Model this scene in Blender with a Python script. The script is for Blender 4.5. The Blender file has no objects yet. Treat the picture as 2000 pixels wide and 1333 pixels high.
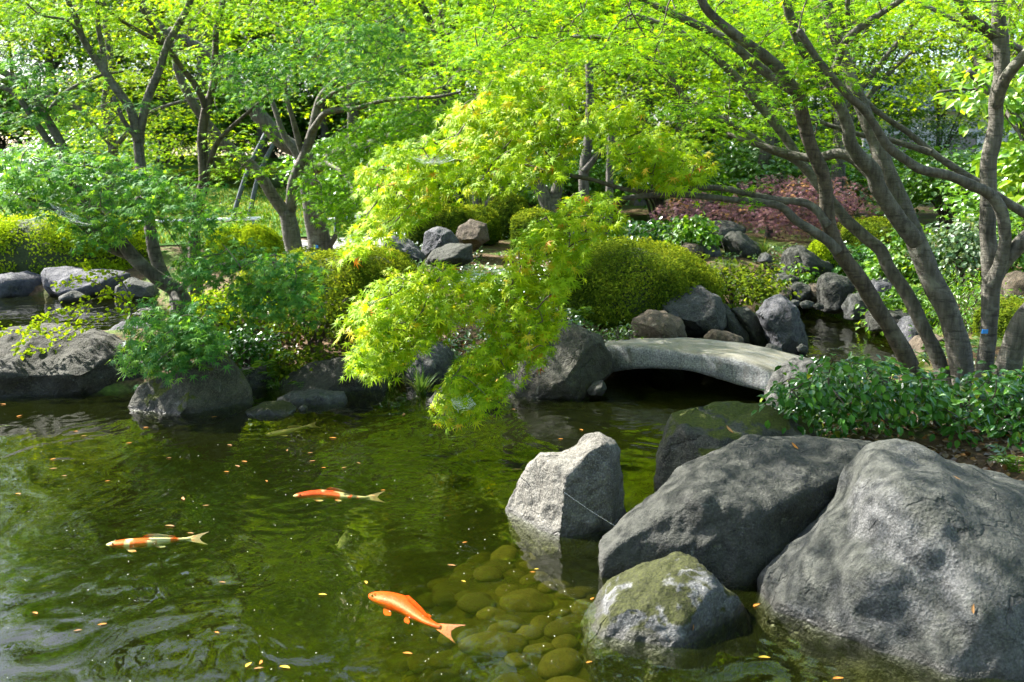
import bpy, math, random
import numpy as np
from mathutils import Vector

# ---------------------------------------------------------------- camera, sky, sun, exposure
SC = bpy.context.scene
COL = SC.collection
FPX, CXP, CYP, HORIZON, CAM_H = 1944.0, 1000.0, 666.5, 330.0, 1.8
PITCH = math.atan((CYP - HORIZON) / FPX)
cam_data = bpy.data.cameras.new('camera')
cam = bpy.data.objects.new('camera', cam_data)
COL.objects.link(cam)
cam.location = (0, 0, CAM_H)
cam.rotation_euler = (math.pi / 2 - PITCH, 0, 0)
cam_data.sensor_width = 36.0
cam_data.lens = 36.0 * FPX / 2000.0
cam_data.clip_start = 0.05
cam_data.clip_end = 2000
cam_data.dof.use_dof = True
cam_data.dof.focus_distance = 6.4
cam_data.dof.aperture_fstop = 4.5
SC.camera = cam

SUN = Vector((-0.72, 0.42, 0.80)).normalized()
world = bpy.data.worlds.new('World')
SC.world = world
world.use_nodes = True
wn = world.node_tree
wbg = wn.nodes['Background']
sky = wn.nodes.new('ShaderNodeTexSky')
sky.sky_type = 'NISHITA'
sky.sun_disc = False
sky.sun_elevation = math.asin(SUN.z)
sky.sun_rotation = math.atan2(SUN.x, SUN.y)
sky.air_density = 1.0
sky.dust_density = 2.0
wn.links.new(sky.outputs[0], wbg.inputs[0])
wbg.inputs[1].default_value = 0.095

sun_data = bpy.data.lights.new('sun', 'SUN')
sun_data.energy = 5.0
sun_data.angle = math.radians(0.5)
sun_data.color = (1.0, 0.955, 0.87)
sun = bpy.data.objects.new('sun', sun_data)
COL.objects.link(sun)
sun.location = (-20, 12, 25)
sun.rotation_euler = SUN.to_track_quat('Z', 'Y').to_euler()

SC.view_settings.view_transform = 'Standard'
SC.view_settings.look = 'None'
SC.view_settings.exposure = 2.45
SC.view_settings.gamma = 1.0
cy = SC.cycles
cy.max_bounces = 9
cy.diffuse_bounces = 5
cy.glossy_bounces = 3
cy.transmission_bounces = 6
cy.transparent_max_bounces = 10
cy.caustics_reflective = False
cy.caustics_refractive = False
cy.use_adaptive_sampling = True
cy.adaptive_threshold = 0.02
cy.sample_clamp_indirect = 6.0
cy.use_denoising = True

# ---------------------------------------------------------------- numeric helpers
RNG = np.random.default_rng(7)
FWD = np.array([0, math.cos(PITCH), -math.sin(PITCH)])
UPV = np.array([0, math.sin(PITCH), math.cos(PITCH)])
EYE = np.array([0, 0, CAM_H])


def ray(px, py):
    return np.array([(px - CXP) / FPX, 0, 0]) + FWD + UPV * (-(py - CYP) / FPX)


def at(px, py, depth):
    d = ray(px, py)
    return EYE + d * (depth / d[1])


def on_level(px, py, z):
    d = ray(px, py)
    return EYE + d * ((z - CAM_H) / d[2])


def at_many(p, depth):
    p = np.asarray(p, float)
    depth = np.broadcast_to(np.asarray(depth, float), (len(p),))
    d = np.outer((p[:, 0] - CXP) / FPX, [1, 0, 0]) + FWD + np.outer(-(p[:, 1] - CYP) / FPX, UPV)
    return EYE + d * (depth / d[:, 1])[:, None]


def nrm(v):
    return v / np.maximum(np.linalg.norm(v, axis=-1, keepdims=True), 1e-9)


def hash3(i, j, k, seed):
    h = (i * 374761393 + j * 668265263 + k * 2147483647 + seed * 974634777) & 0xFFFFFFFF
    h = ((h ^ (h >> 13)) * 1274126177) & 0xFFFFFFFF
    h = ((h ^ (h >> 16)) * 2246822519) & 0xFFFFFFFF
    return (h ^ (h >> 15)) / 4294967295.0


def vnoise(p, seed=0):
    p = np.asarray(p, float)
    f = np.floor(p)
    i = f.astype(np.int64)
    t = p - f
    t = t * t * t * (t * (t * 6 - 15) + 10)
    out = 0
    for a in (0, 1):
        wx = t[:, 0] if a else 1 - t[:, 0]
        for b in (0, 1):
            wy = t[:, 1] if b else 1 - t[:, 1]
            for c in (0, 1):
                wz = t[:, 2] if c else 1 - t[:, 2]
                out = out + wx * wy * wz * hash3(i[:, 0] + a, i[:, 1] + b, i[:, 2] + c, seed)
    return out * 2 - 1


def fbm(p, octaves=4, seed=0, gain=0.5):
    s, a, q = 0, 1.0, np.asarray(p, float)
    for o in range(octaves):
        s = s + a * vnoise(q, seed + o * 17)
        q = q * 2.03 + 5.1
        a *= gain
    return s


def in_poly(pts, poly):
    x, y = pts[:, 0], pts[:, 1]
    poly = np.asarray(poly, float)
    inside = np.zeros(len(pts), bool)
    j = len(poly) - 1
    for i in range(len(poly)):
        xi, yi = poly[i]
        xj, yj = poly[j]
        if yi != yj:
            c = ((yi > y) != (yj > y)) & (x < (xj - xi) * (y - yi) / (yj - yi) + xi)
            inside ^= c
        j = i
    return inside


def poly_dist(pts, poly):
    poly = np.asarray(poly, float)
    best = np.full(len(pts), 1e9)
    for i in range(len(poly)):
        a, b = poly[i - 1], poly[i]
        ab = b - a
        t = np.clip(((pts - a) @ ab) / max(ab @ ab, 1e-9), 0, 1)
        q = a + t[:, None] * ab
        best = np.minimum(best, np.hypot(*(pts - q).T))
    return best


def sample_poly(poly, n, rng):
    poly = np.asarray(poly, float)
    lo, hi = poly.min(0), poly.max(0)
    out = np.zeros((0, 2))
    while len(out) < n:
        q = rng.uniform(lo, hi, (n * 3, 2))
        out = np.vstack([out, q[in_poly(q, poly)]])
    return out[:n]


# ---------------------------------------------------------------- object helpers
class Geo:
    """collects polygons; build() links them as one mesh object"""

    def __init__(self):
        self.v, self.f, self.m, self.t, self.n = [], [], [], [], 0

    def add(self, verts, faces, mat=0, tint=None):
        verts = np.asarray(verts, float).reshape(-1, 3)
        faces = np.asarray(faces, np.int64)
        self.v.append(verts)
        self.f.append(faces + self.n)
        self.m.append(np.full(len(faces), mat, np.int32))
        self.t.append(np.full(len(faces), 0.5) if tint is None else np.broadcast_to(np.asarray(tint, float), (len(faces),)))
        self.n += len(verts)
        return self

    def build(self, name, mats, parent=None, smooth=True, origin=None):
        me = bpy.data.meshes.new(name)
        v = np.vstack(self.v)
        if origin is not None:
            v = v - np.asarray(origin)
        me.vertices.add(len(v))
        me.vertices.foreach_set('co', v.astype(np.float32).ravel())
        sizes = np.concatenate([np.full(len(f), f.shape[1]) for f in self.f])
        loops = np.concatenate([f.ravel() for f in self.f])
        starts = np.concatenate([[0], np.cumsum(sizes)[:-1]])
        me.loops.add(len(loops))
        me.loops.foreach_set('vertex_index', loops.astype(np.int32))
        me.polygons.add(len(sizes))
        me.polygons.foreach_set('loop_start', starts.astype(np.int32))
        me.polygons.foreach_set('loop_total', sizes.astype(np.int32))
        me.polygons.foreach_set('material_index', np.concatenate(self.m))
        sm = smooth if not isinstance(smooth, (list, tuple)) else None
        if sm is None:
            flags = np.array(smooth, bool)[np.concatenate(self.m)]
        else:
            flags = np.full(len(sizes), sm, bool)
        me.polygons.foreach_set('use_smooth', flags)
        a = me.attributes.new('tint', 'FLOAT', 'FACE')
        a.data.foreach_set('value', np.concatenate(self.t).astype(np.float32))
        me.update(calc_edges=True)
        me.validate()
        for m in (mats if isinstance(mats, (list, tuple)) else [mats]):
            me.materials.append(m)
        o = bpy.data.objects.new(name, me)
        COL.objects.link(o)
        if parent is not None:
            o.parent = parent
        elif origin is not None:
            o.location = origin
        return o


def tag(o, label=None, cat=None, group=None, kind=None):
    if label:
        o['label'] = label
    if cat:
        o['category'] = cat
    if group:
        o['group'] = group
    if kind:
        o['kind'] = kind
    return o


def thing(name, loc, label, cat, group=None):
    o = bpy.data.objects.new(name, None)
    o.empty_display_size = 0.2
    COL.objects.link(o)
    o.location = loc
    return tag(o, label, cat, group)


def copy_tree(o, loc, rz=0.0, scale=1.0, label=None):
    r = o.copy()
    COL.objects.link(r)
    r.location = loc
    r.rotation_euler = (0, 0, rz)
    r.scale = (scale, scale, scale) if not isinstance(scale, tuple) else scale
    if label:
        r['label'] = label
    for ch in [c for c in o.children]:
        c = ch.copy()
        COL.objects.link(c)
        c.parent = r
    return r


# ---------------------------------------------------------------- materials
def new_mat(name):
    m = bpy.data.materials.new(name)
    m.use_nodes = True
    nt = m.node_tree
    nt.nodes.clear()
    out = nt.nodes.new('ShaderNodeOutputMaterial')
    return m, nt, out


def node(nt, kind, **kw):
    n = nt.nodes.new(kind)
    for k, v in kw.items():
        if k.startswith('i_'):
            key = k[2:]
            n.inputs[int(key) if key.isdigit() else key.replace('_', ' ')].default_value = v
        else:
            setattr(n, k, v)
    return n


def ramp(nt, fac, stops):
    r = nt.nodes.new('ShaderNodeValToRGB')
    els = r.color_ramp.elements
    while len(els) < len(stops):
        els.new(0.5)
    for e, (p, c) in zip(els, stops):
        e.position = p
        e.color = (*c, 1) if len(c) == 3 else c
    nt.links.new(fac, r.inputs[0])
    return r


def mixc(nt, fac, a, b, blend='MIX'):
    m = nt.nodes.new('ShaderNodeMix')
    m.data_type = 'RGBA'
    m.blend_type = blend
    for sock, v in ((m.inputs[0], fac), (m.inputs[6], a), (m.inputs[7], b)):
        if hasattr(v, 'links') or hasattr(v, 'is_linked'):
            nt.links.new(v, sock)
        else:
            sock.default_value = v if not isinstance(v, tuple) or len(v) == 4 else (*v, 1)
    return m.outputs[2]


def maprange(nt, val, a, b, c=0.0, d=1.0):
    n = nt.nodes.new('ShaderNodeMapRange')
    nt.links.new(val, n.inputs[0])
    for i, x in zip((1, 2, 3, 4), (a, b, c, d)):
        n.inputs[i].default_value = x
    return n.outputs[0]


def math_node(nt, op, a, b=None):
    n = nt.nodes.new('ShaderNodeMath')
    n.operation = op
    for s, v in zip(n.inputs, (a, b)):
        if v is None:
            continue
        if hasattr(v, 'is_linked'):
            nt.links.new(v, s)
        else:
            s.default_value = v
    return n.outputs[0]


def noise(nt, vec, scale, detail=4, rough=0.55, dist=0.0):
    n = nt.nodes.new('ShaderNodeTexNoise')
    nt.links.new(vec, n.inputs['Vector'])
    n.inputs['Scale'].default_value = scale
    n.inputs['Detail'].default_value = detail
    n.inputs['Roughness'].default_value = rough
    n.inputs['Distortion'].default_value = dist
    return n.outputs[0]


def leaf_material(name, stops, trans=0.5, gloss=0.10, rough=0.38, tmul=(1.25, 1.15, 0.5)):
    m, nt, out = new_mat(name)
    at_ = node(nt, 'ShaderNodeAttribute', attribute_name='tint')
    col = ramp(nt, at_.outputs['Fac'], stops)
    dif = node(nt, 'ShaderNodeBsdfDiffuse')
    tr = node(nt, 'ShaderNodeBsdfTranslucent')
    nt.links.new(col.outputs[0], dif.inputs[0])
    tcol = mixc(nt, 1.0, col.outputs[0], (*tmul, 1), 'MULTIPLY')
    nt.links.new(tcol, tr.inputs[0])
    mx = node(nt, 'ShaderNodeMixShader')
    mx.inputs[0].default_value = trans
    nt.links.new(dif.outputs[0], mx.inputs[1])
    nt.links.new(tr.outputs[0], mx.inputs[2])
    gl = node(nt, 'ShaderNodeBsdfGlossy')
    gl.inputs['Roughness'].default_value = rough
    gl.inputs[0].default_value = (0.9, 0.95, 1, 1)
    lw = node(nt, 'ShaderNodeFresnel')
    lw.inputs[0].default_value = 1.42
    fac = maprange(nt, lw.outputs[0], 0, 1, 0, gloss * 3)
    mx2 = node(nt, 'ShaderNodeMixShader')
    nt.links.new(fac, mx2.inputs[0])
    nt.links.new(mx.outputs[0], mx2.inputs[1])
    nt.links.new(gl.outputs[0], mx2.inputs[2])
    nt.links.new(mx2.outputs[0], out.inputs[0])
    return m


def rock_material(name, dark, mid, light, moss=0.0, lichen=0.25, moss_col=(0.10, 0.12, 0.015), bump=1.0, grain=1.0, crust_shade=0.0, wetten=True):
    m, nt, out = new_mat(name)
    tc = node(nt, 'ShaderNodeTexCoord')
    geo = node(nt, 'ShaderNodeNewGeometry')
    info = node(nt, 'ShaderNodeObjectInfo')
    off = node(nt, 'ShaderNodeVectorMath', operation='ADD')
    sc = node(nt, 'ShaderNodeVectorMath', operation='SCALE')
    comb = node(nt, 'ShaderNodeCombineXYZ')
    for i in range(3):
        nt.links.new(info.outputs['Random'], comb.inputs[i])
    nt.links.new(comb.outputs[0], sc.inputs[0])
    sc.inputs[3].default_value = 37.0
    nt.links.new(tc.outputs['Object'], off.inputs[0])
    nt.links.new(sc.outputs[0], off.inputs[1])
    V = off.outputs[0]
    big = noise(nt, V, 2.6, 5, 0.6, 0.6)
    col = ramp(nt, big, [(0.30, dark), (0.5, mid), (0.72, light)]).outputs[0]
    stain = noise(nt, V, 1.1, 4, 0.55, 0.8)
    col = mixc(nt, maprange(nt, stain, 0.44, 0.60, 0, 0.62), col, tuple(c * 0.55 for c in dark))
    mid_n = noise(nt, V, 14 * grain, 6, 0.65, 0.3)
    col = mixc(nt, maprange(nt, mid_n, 0.35, 0.7, 0, 0.7), col, light)
    col = mixc(nt, maprange(nt, mid_n, 0.52, 0.30, 0, 0.65), col, dark)
    fine = noise(nt, V, 110 * grain, 3, 0.7)
    col = mixc(nt, maprange(nt, fine, 0.5, 0.72, 0, 0.55), col, tuple(min(1, c * 1.9) for c in light))
    col = mixc(nt, maprange(nt, fine, 0.46, 0.30, 0, 0.6), col, tuple(c * 0.4 for c in dark))
    # pale lichen blotches
    lich = noise(nt, V, 7.5, 7, 0.72, 1.2)
    col = mixc(nt, maprange(nt, lich, 0.60, 0.66, 0, lichen), col, (0.42, 0.43, 0.38))
    if crust_shade > 0:   # blackish lichen, also painting canopy shade into the colour of upward faces
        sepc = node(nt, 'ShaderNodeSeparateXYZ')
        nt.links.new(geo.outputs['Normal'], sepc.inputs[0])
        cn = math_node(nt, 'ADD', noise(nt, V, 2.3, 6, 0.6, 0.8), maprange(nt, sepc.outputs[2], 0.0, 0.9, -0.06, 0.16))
        cf = maprange(nt, cn, 0.47, 0.62, 0, crust_shade)
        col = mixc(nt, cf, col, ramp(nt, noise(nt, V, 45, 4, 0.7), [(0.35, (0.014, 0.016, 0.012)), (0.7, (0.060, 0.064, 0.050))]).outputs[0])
    if wetten:       # a few weathered cracks
        dv = node(nt, 'ShaderNodeVectorMath', operation='ADD')
        nz = node(nt, 'ShaderNodeTexNoise')
        nt.links.new(V, nz.inputs['Vector'])
        nz.inputs['Scale'].default_value = 2.2
        nz.inputs['Detail'].default_value = 5
        nt.links.new(V, dv.inputs[0])
        nt.links.new(nz.outputs[1], dv.inputs[1])
        vc = node(nt, 'ShaderNodeTexVoronoi', feature='DISTANCE_TO_EDGE')
        vc.inputs['Scale'].default_value = 1.5
        nt.links.new(dv.outputs[0], vc.inputs['Vector'])
        gate = maprange(nt, noise(nt, V, 1.7, 3), 0.52, 0.66, 0, 1)
        crack = math_node(nt, 'MULTIPLY', maprange(nt, vc.outputs[0], 0.022, 0.004, 0, 1), gate)
        col = mixc(nt, math_node(nt, 'MULTIPLY', crack, 0.4), col, tuple(c * 0.3 for c in dark))
    # moss: on upward faces, broken by noise
    if moss > 0:
        sep = node(nt, 'ShaderNodeSeparateXYZ')
        nt.links.new(geo.outputs['Normal'], sep.inputs[0])
        mn = noise(nt, V, 5.5, 6, 0.62, 0.5)
        up = maprange(nt, sep.outputs[2], -0.1, 0.9, -0.12, 0.2)
        f = math_node(nt, 'ADD', mn, up)
        f = maprange(nt, f, 0.66 - 0.3 * moss, 0.72 - 0.3 * moss, 0, 1)
        mfine = noise(nt, V, 70, 3, 0.7)
        mc = ramp(nt, mfine, [(0.3, tuple(c * 0.45 for c in moss_col)), (0.55, moss_col), (0.75, tuple(c * 1.8 for c in moss_col))]).outputs[0]
        col = mixc(nt, f, col, mc)
    # wet band where the stone meets the water
    sp = node(nt, 'ShaderNodeSeparateXYZ')
    nt.links.new(geo.outputs['Position'], sp.inputs[0])
    wn_ = noise(nt, V, 9, 4)
    wz = math_node(nt, 'ADD', sp.outputs[2], maprange(nt, wn_, 0.3, 0.7, -0.015, 0.02))
    wet = maprange(nt, wz, 0.045, 0.02, 0, 1 if wetten else 0.0)
    col = mixc(nt, math_node(nt, 'MULTIPLY', wet, 0.72), col, (0.016, 0.016, 0.012))
    col = mixc(nt, maprange(nt, wz, 0.0, -0.03, 0, 0.96 if wetten else 0.0), col, (0.010, 0.010, 0.004))
    if not wetten:
        col = mixc(nt, maprange(nt, info.outputs['Random'], 0, 1, 0.0, 0.75), col, tuple(c * 0.5 for c in dark))
    bs = node(nt, 'ShaderNodeBsdfPrincipled')
    nt.links.new(col, bs.inputs['Base Color'])
    nt.links.new(maprange(nt, wet, 0, 1, 0.85, 0.35), bs.inputs['Roughness'])
    bs.inputs['Specular IOR Level'].default_value = 0.3
    hsum = math_node(nt, 'ADD', math_node(nt, 'MULTIPLY', mid_n, 1.0), math_node(nt, 'MULTIPLY', fine, 0.28))
    vor = node(nt, 'ShaderNodeTexVoronoi')
    vor.inputs['Scale'].default_value = 60 * grain
    nt.links.new(V, vor.inputs['Vector'])
    hsum = math_node(nt, 'ADD', hsum, math_node(nt, 'MULTIPLY', vor.outputs[0], 0.16))
    if wetten:
        hsum = math_node(nt, 'SUBTRACT', hsum, math_node(nt, 'MULTIPLY', crack, 0.7))
    bp = node(nt, 'ShaderNodeBump')
    bp.inputs['Strength'].default_value = 0.75 * bump
    bp.inputs['Distance'].default_value = 0.035
    nt.links.new(hsum, bp.inputs['Height'])
    nt.links.new(bp.outputs[0], bs.inputs['Normal'])
    nt.links.new(bs.outputs[0], out.inputs[0])
    return m


def bark_material(name, dark, light, lich=(0.30, 0.30, 0.24)):
    m, nt, out = new_mat(name)
    tc = node(nt, 'ShaderNodeTexCoord')
    V = tc.outputs['Object']
    mp = node(nt, 'ShaderNodeMapping')
    mp.inputs['Scale'].default_value = (1, 1, 5.5)
    nt.links.new(V, mp.inputs[0])
    ring = noise(nt, mp.outputs[0], 7, 5, 0.65, 0.4)
    mp2 = node(nt, 'ShaderNodeMapping')
    mp2.inputs['Scale'].default_value = (6, 6, 0.9)
    nt.links.new(V, mp2.inputs[0])
    streak = noise(nt, mp2.outputs[0], 6, 5, 0.6)
    blot = noise(nt, V, 5, 5, 0.65, 0.5)
    col = ramp(nt, streak, [(0.32, dark), (0.66, light)]).outputs[0]
    col = mixc(nt, maprange(nt, ring, 0.48, 0.33, 0, 0.75), col, tuple(c * 0.5 for c in dark))
    col = mixc(nt, maprange(nt, blot, 0.55, 0.68, 0, 0.6), col, lich)
    col = mixc(nt, maprange(nt, blot, 0.42, 0.30, 0, 0.5), col, (0.05, 0.06, 0.025))
    bs = node(nt, 'ShaderNodeBsdfPrincipled')
    bs.inputs['Roughness'].default_value = 0.8
    bs.inputs['Specular IOR Level'].default_value = 0.25
    nt.links.new(col, bs.inputs['Base Color'])
    h = math_node(nt, 'ADD', ring, math_node(nt, 'MULTIPLY', streak, 0.8))
    bp = node(nt, 'ShaderNodeBump')
    bp.inputs['Strength'].default_value = 0.7
    bp.inputs['Distance'].default_value = 0.02
    nt.links.new(h, bp.inputs['Height'])
    nt.links.new(bp.outputs[0], bs.inputs['Normal'])
    nt.links.new(bs.outputs[0], out.inputs[0])
    return m


def plain(name, col, rough=0.6, var=0.2, scale=30.0, spec=0.4, bump=0.2):
    m, nt, out = new_mat(name)
    tc = node(nt, 'ShaderNodeTexCoord')
    n = noise(nt, tc.outputs['Object'], scale, 5, 0.6)
    c = ramp(nt, n, [(0.3, tuple(x * (1 - var) for x in col)), (0.7, tuple(min(1, x * (1 + var)) for x in col))]).outputs[0]
    bs = node(nt, 'ShaderNodeBsdfPrincipled')
    nt.links.new(c, bs.inputs['Base Color'])
    bs.inputs['Roughness'].default_value = rough
    bs.inputs['Specular IOR Level'].default_value = spec
    bp = node(nt, 'ShaderNodeBump')
    bp.inputs['Strength'].default_value = bump
    bp.inputs['Distance'].default_value = 0.01
    nt.links.new(n, bp.inputs['Height'])
    nt.links.new(bp.outputs[0], bs.inputs['Normal'])
    nt.links.new(bs.outputs[0], out.inputs[0])
    return m


M = {}
# leaves (real leaf colours; the tint attribute picks one per leaf)
M['maple_sunny'] = leaf_material('maple_leaf_yellow_green', [(0.0, (0.14, 0.27, 0.008)), (0.45, (0.28, 0.43, 0.010)), (0.85, (0.44, 0.54, 0.012)), (0.95, (0.50, 0.50, 0.02)), (1.0, (0.55, 0.16, 0.03))], 0.5, 0.055, 0.42, (1.15, 1.15, 0.3))
M['maple_green'] = leaf_material('maple_leaf_green', [(0.0, (0.07, 0.20, 0.010)), (0.5, (0.17, 0.35, 0.010)), (0.92, (0.27, 0.44, 0.012)), (1.0, (0.30, 0.44, 0.015))], 0.58, 0.03, 0.4, (1.45, 1.3, 0.3))
M['maple_blue'] = leaf_material('maple_leaf_blue_green', [(0.0, (0.03, 0.12, 0.025)), (0.5, (0.075, 0.22, 0.045)), (1.0, (0.19, 0.36, 0.04))], 0.5, 0.035, 0.4, (1.8, 1.5, 0.35))
M['maple_far'] = leaf_material('maple_leaf_far_green', [(0.0, (0.11, 0.27, 0.012)), (0.5, (0.24, 0.43, 0.012)), (0.9, (0.38, 0.52, 0.014)), (1.0, (0.36, 0.48, 0.015))], 0.58, 0.02, 0.4, (1.4, 1.2, 0.35))
M['broad_far'] = leaf_material('broadleaf_far', [(0.0, (0.06, 0.17, 0.03)), (1.0, (0.16, 0.32, 0.04))], 0.45, 0.05, 0.4)
M['dark_far'] = leaf_material('dark_needle_far', [(0.0, (0.012, 0.045, 0.028)), (1.0, (0.035, 0.085, 0.04))], 0.25, 0.03, 0.5)
M['red_maple'] = leaf_material('maple_leaf_purple_red', [(0.0, (0.11, 0.05, 0.07)), (0.5, (0.22, 0.10, 0.13)), (0.8, (0.28, 0.14, 0.11)), (1.0, (0.40, 0.20, 0.04))], 0.4, 0.07, 0.4, (1.25, 1.0, 0.85))
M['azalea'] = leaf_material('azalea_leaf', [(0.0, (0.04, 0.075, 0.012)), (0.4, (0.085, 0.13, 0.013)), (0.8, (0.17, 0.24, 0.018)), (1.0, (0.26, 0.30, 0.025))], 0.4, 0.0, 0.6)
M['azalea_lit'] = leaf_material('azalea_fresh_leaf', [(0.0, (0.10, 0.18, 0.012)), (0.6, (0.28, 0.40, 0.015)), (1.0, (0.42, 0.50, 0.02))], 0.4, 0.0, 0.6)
M['camellia'] = leaf_material('camellia_leaf', [(0.0, (0.025, 0.09, 0.012)), (0.6, (0.055, 0.16, 0.02)), (0.93, (0.11, 0.24, 0.025)), (1.0, (0.28, 0.22, 0.02))], 0.3, 0.035, 0.33, (1.4, 1.3, 0.5))
M['fresh'] = leaf_material('fresh_shrub_leaf', [(0.0, (0.06, 0.17, 0.012)), (0.6, (0.14, 0.30, 0.02)), (1.0, (0.27, 0.40, 0.03))], 0.5, 0.02, 0.5)
M['silver'] = leaf_material('variegated_leaf', [(0.0, (0.07, 0.16, 0.06)), (0.7, (0.16, 0.25, 0.11)), (1.0, (0.32, 0.36, 0.24))], 0.4, 0.03, 0.45)
M['fern'] = leaf_material('fern_frond', [(0.0, (0.05, 0.12, 0.015)), (1.0, (0.13, 0.24, 0.03))], 0.45, 0.04, 0.4)
M['sedge'] = leaf_material('sedge_blade', [(0.0, (0.05, 0.12, 0.02)), (0.7, (0.10, 0.18, 0.03)), (1.0, (0.28, 0.24, 0.07))], 0.4, 0.05, 0.4)
M['litter'] = leaf_material('dry_leaf_litter', [(0.0, (0.07, 0.035, 0.015)), (0.6, (0.17, 0.085, 0.03)), (1.0, (0.30, 0.18, 0.06))], 0.2, 0.05, 0.5, (1.1, 0.9, 0.6))
M['fallen_orange'] = leaf_material('fallen_leaf_orange', [(0.0, (0.30, 0.11, 0.02)), (1.0, (0.42, 0.20, 0.04))], 0.2, 0.06, 0.4)
M['fallen_yellow'] = leaf_material('fallen_leaf_yellow', [(0.0, (0.42, 0.30, 0.04)), (1.0, (0.5, 0.36, 0.06))], 0.2, 0.06, 0.4)
M['fallen_brown'] = leaf_material('fallen_leaf_tan', [(0.0, (0.28, 0.15, 0.06)), (1.0, (0.40, 0.25, 0.12))], 0.2, 0.06, 0.4)
M['shrub_core'] = plain('shrub_inner_twigs', (0.030, 0.045, 0.012), 0.9, 0.5, 40)
M['rock_grey'] = rock_material('rock_grey', (0.013, 0.014, 0.012), (0.029, 0.030, 0.026), (0.055, 0.055, 0.050), 0.0, 0.18, crust_shade=0.5)
M['rock_pale'] = rock_material('rock_pale_grey', (0.026, 0.027, 0.026), (0.061, 0.063, 0.062), (0.115, 0.117, 0.116), 0.0, 0.2, crust_shade=0.75)
M['rock_mossy'] = rock_material('rock_mossy', (0.030, 0.031, 0.031), (0.072, 0.075, 0.075), (0.140, 0.143, 0.143), 0.30, 0.15, (0.026, 0.030, 0.003))
M['rock_stand'] = rock_material('rock_standing', (0.047, 0.044, 0.037), (0.106, 0.100, 0.085), (0.178, 0.170, 0.149), 0.0, 0.15)
M['rock_shore'] = rock_material('rock_shore', (0.013, 0.012, 0.009), (0.031, 0.028, 0.021), (0.062, 0.057, 0.043), 0.0, 0.2, (0.05, 0.06, 0.01), crust_shade=0.5)
M['rock_moss_patch'] = rock_material('rock_moss_patch', (0.020, 0.019, 0.014), (0.050, 0.047, 0.036), (0.100, 0.094, 0.072), 0.18, 0.2, (0.055, 0.065, 0.006), crust_shade=0.3)
M['rock_blue'] = rock_material('rock_blue_grey', (0.021, 0.024, 0.032), (0.052, 0.054, 0.065), (0.095, 0.095, 0.102), 0.0, 0.15)
M['rock_dark'] = rock_material('rock_dark', (0.014, 0.015, 0.016), (0.036, 0.037, 0.036), (0.080, 0.080, 0.076), 0.0, 0.2)
M['rock_brown'] = rock_material('rock_brown', (0.026, 0.019, 0.013), (0.063, 0.047, 0.032), (0.115, 0.091, 0.065), 0.0, 0.2)
M['stone_wet'] = rock_material('submerged_stone', (0.030, 0.023, 0.010), (0.073, 0.056, 0.022), (0.117, 0.092, 0.039), 0.0, 0.0, (0.07, 0.10, 0.01), 0.3, wetten=False)
M['bark'] = bark_material('maple_bark', (0.045, 0.041, 0.033), (0.115, 0.106, 0.088), (0.19, 0.19, 0.155))
M['bark_dark'] = bark_material('maple_bark_dark', (0.030, 0.024, 0.018), (0.095, 0.078, 0.058), (0.14, 0.13, 0.10))
M['bark_far'] = bark_material('far_bark', (0.035, 0.033, 0.03), (0.11, 0.10, 0.09), (0.15, 0.15, 0.13))
M['twig'] = plain('twig_bark', (0.07, 0.055, 0.04), 0.8, 0.3, 40)
M['pole'] = plain('prop_pole_wood', (0.06, 0.07, 0.095), 0.8, 0.3, 12)
M['white'] = plain('white_rail_paint', (0.75, 0.75, 0.74), 0.5, 0.06, 10)
M['steel'] = plain('rail_post_green', (0.06, 0.10, 0.09), 0.5, 0.2, 10)
M['blue_tag'] = plain('blue_plastic_tag', (0.03, 0.22, 0.62), 0.4, 0.05, 10)
M['silk'] = plain('spider_silk', (0.8, 0.8, 0.8), 0.4, 0.05, 10)
M['speck'] = plain('pollen_speck', (0.75, 0.74, 0.62), 0.7, 0.1, 10)

# ---------------------------------------------------------------- shape generators
def cube_sphere(n):
    g = np.linspace(-1, 1, n + 1)
    g = np.tan(g * math.pi / 4)
    vs, fs, base = [], [], 0
    for ax in range(3):
        for s in (-1, 1):
            a, b = np.meshgrid(g, g, indexing='ij')
            p = np.zeros((n + 1, n + 1, 3))
            p[..., ax] = s
            p[..., (ax + 1) % 3] = a * s
            p[..., (ax + 2) % 3] = b
            vs.append(p.reshape(-1, 3))
            idx = np.arange((n + 1) ** 2).reshape(n + 1, n + 1) + base
            fs.append(np.stack([idx[:-1, :-1], idx[1:, :-1], idx[1:, 1:], idx[:-1, 1:]], -1).reshape(-1, 4))
            base += (n + 1) ** 2
    v = np.vstack(vs)
    f = np.vstack(fs)
    v = v / np.linalg.norm(v, axis=1, keepdims=True)
    key = np.round(v * 1e5).astype(np.int64)
    _, first, inv = np.unique(key, axis=0, return_index=True, return_inverse=True)
    return v[first], inv.ravel()[f]


_CS = {}


def sphere(n):
    if n not in _CS:
        _CS[n] = cube_sphere(n)
    return _CS[n][0].copy(), _CS[n][1]


def vert_normals(v, f):
    n = np.cross(v[f[:, 2]] - v[f[:, 0]], v[f[:, 3]] - v[f[:, 1]])
    out = np.zeros_like(v)
    for k in range(4):
        np.add.at(out, f[:, k], n)
    return nrm(out)


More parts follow.
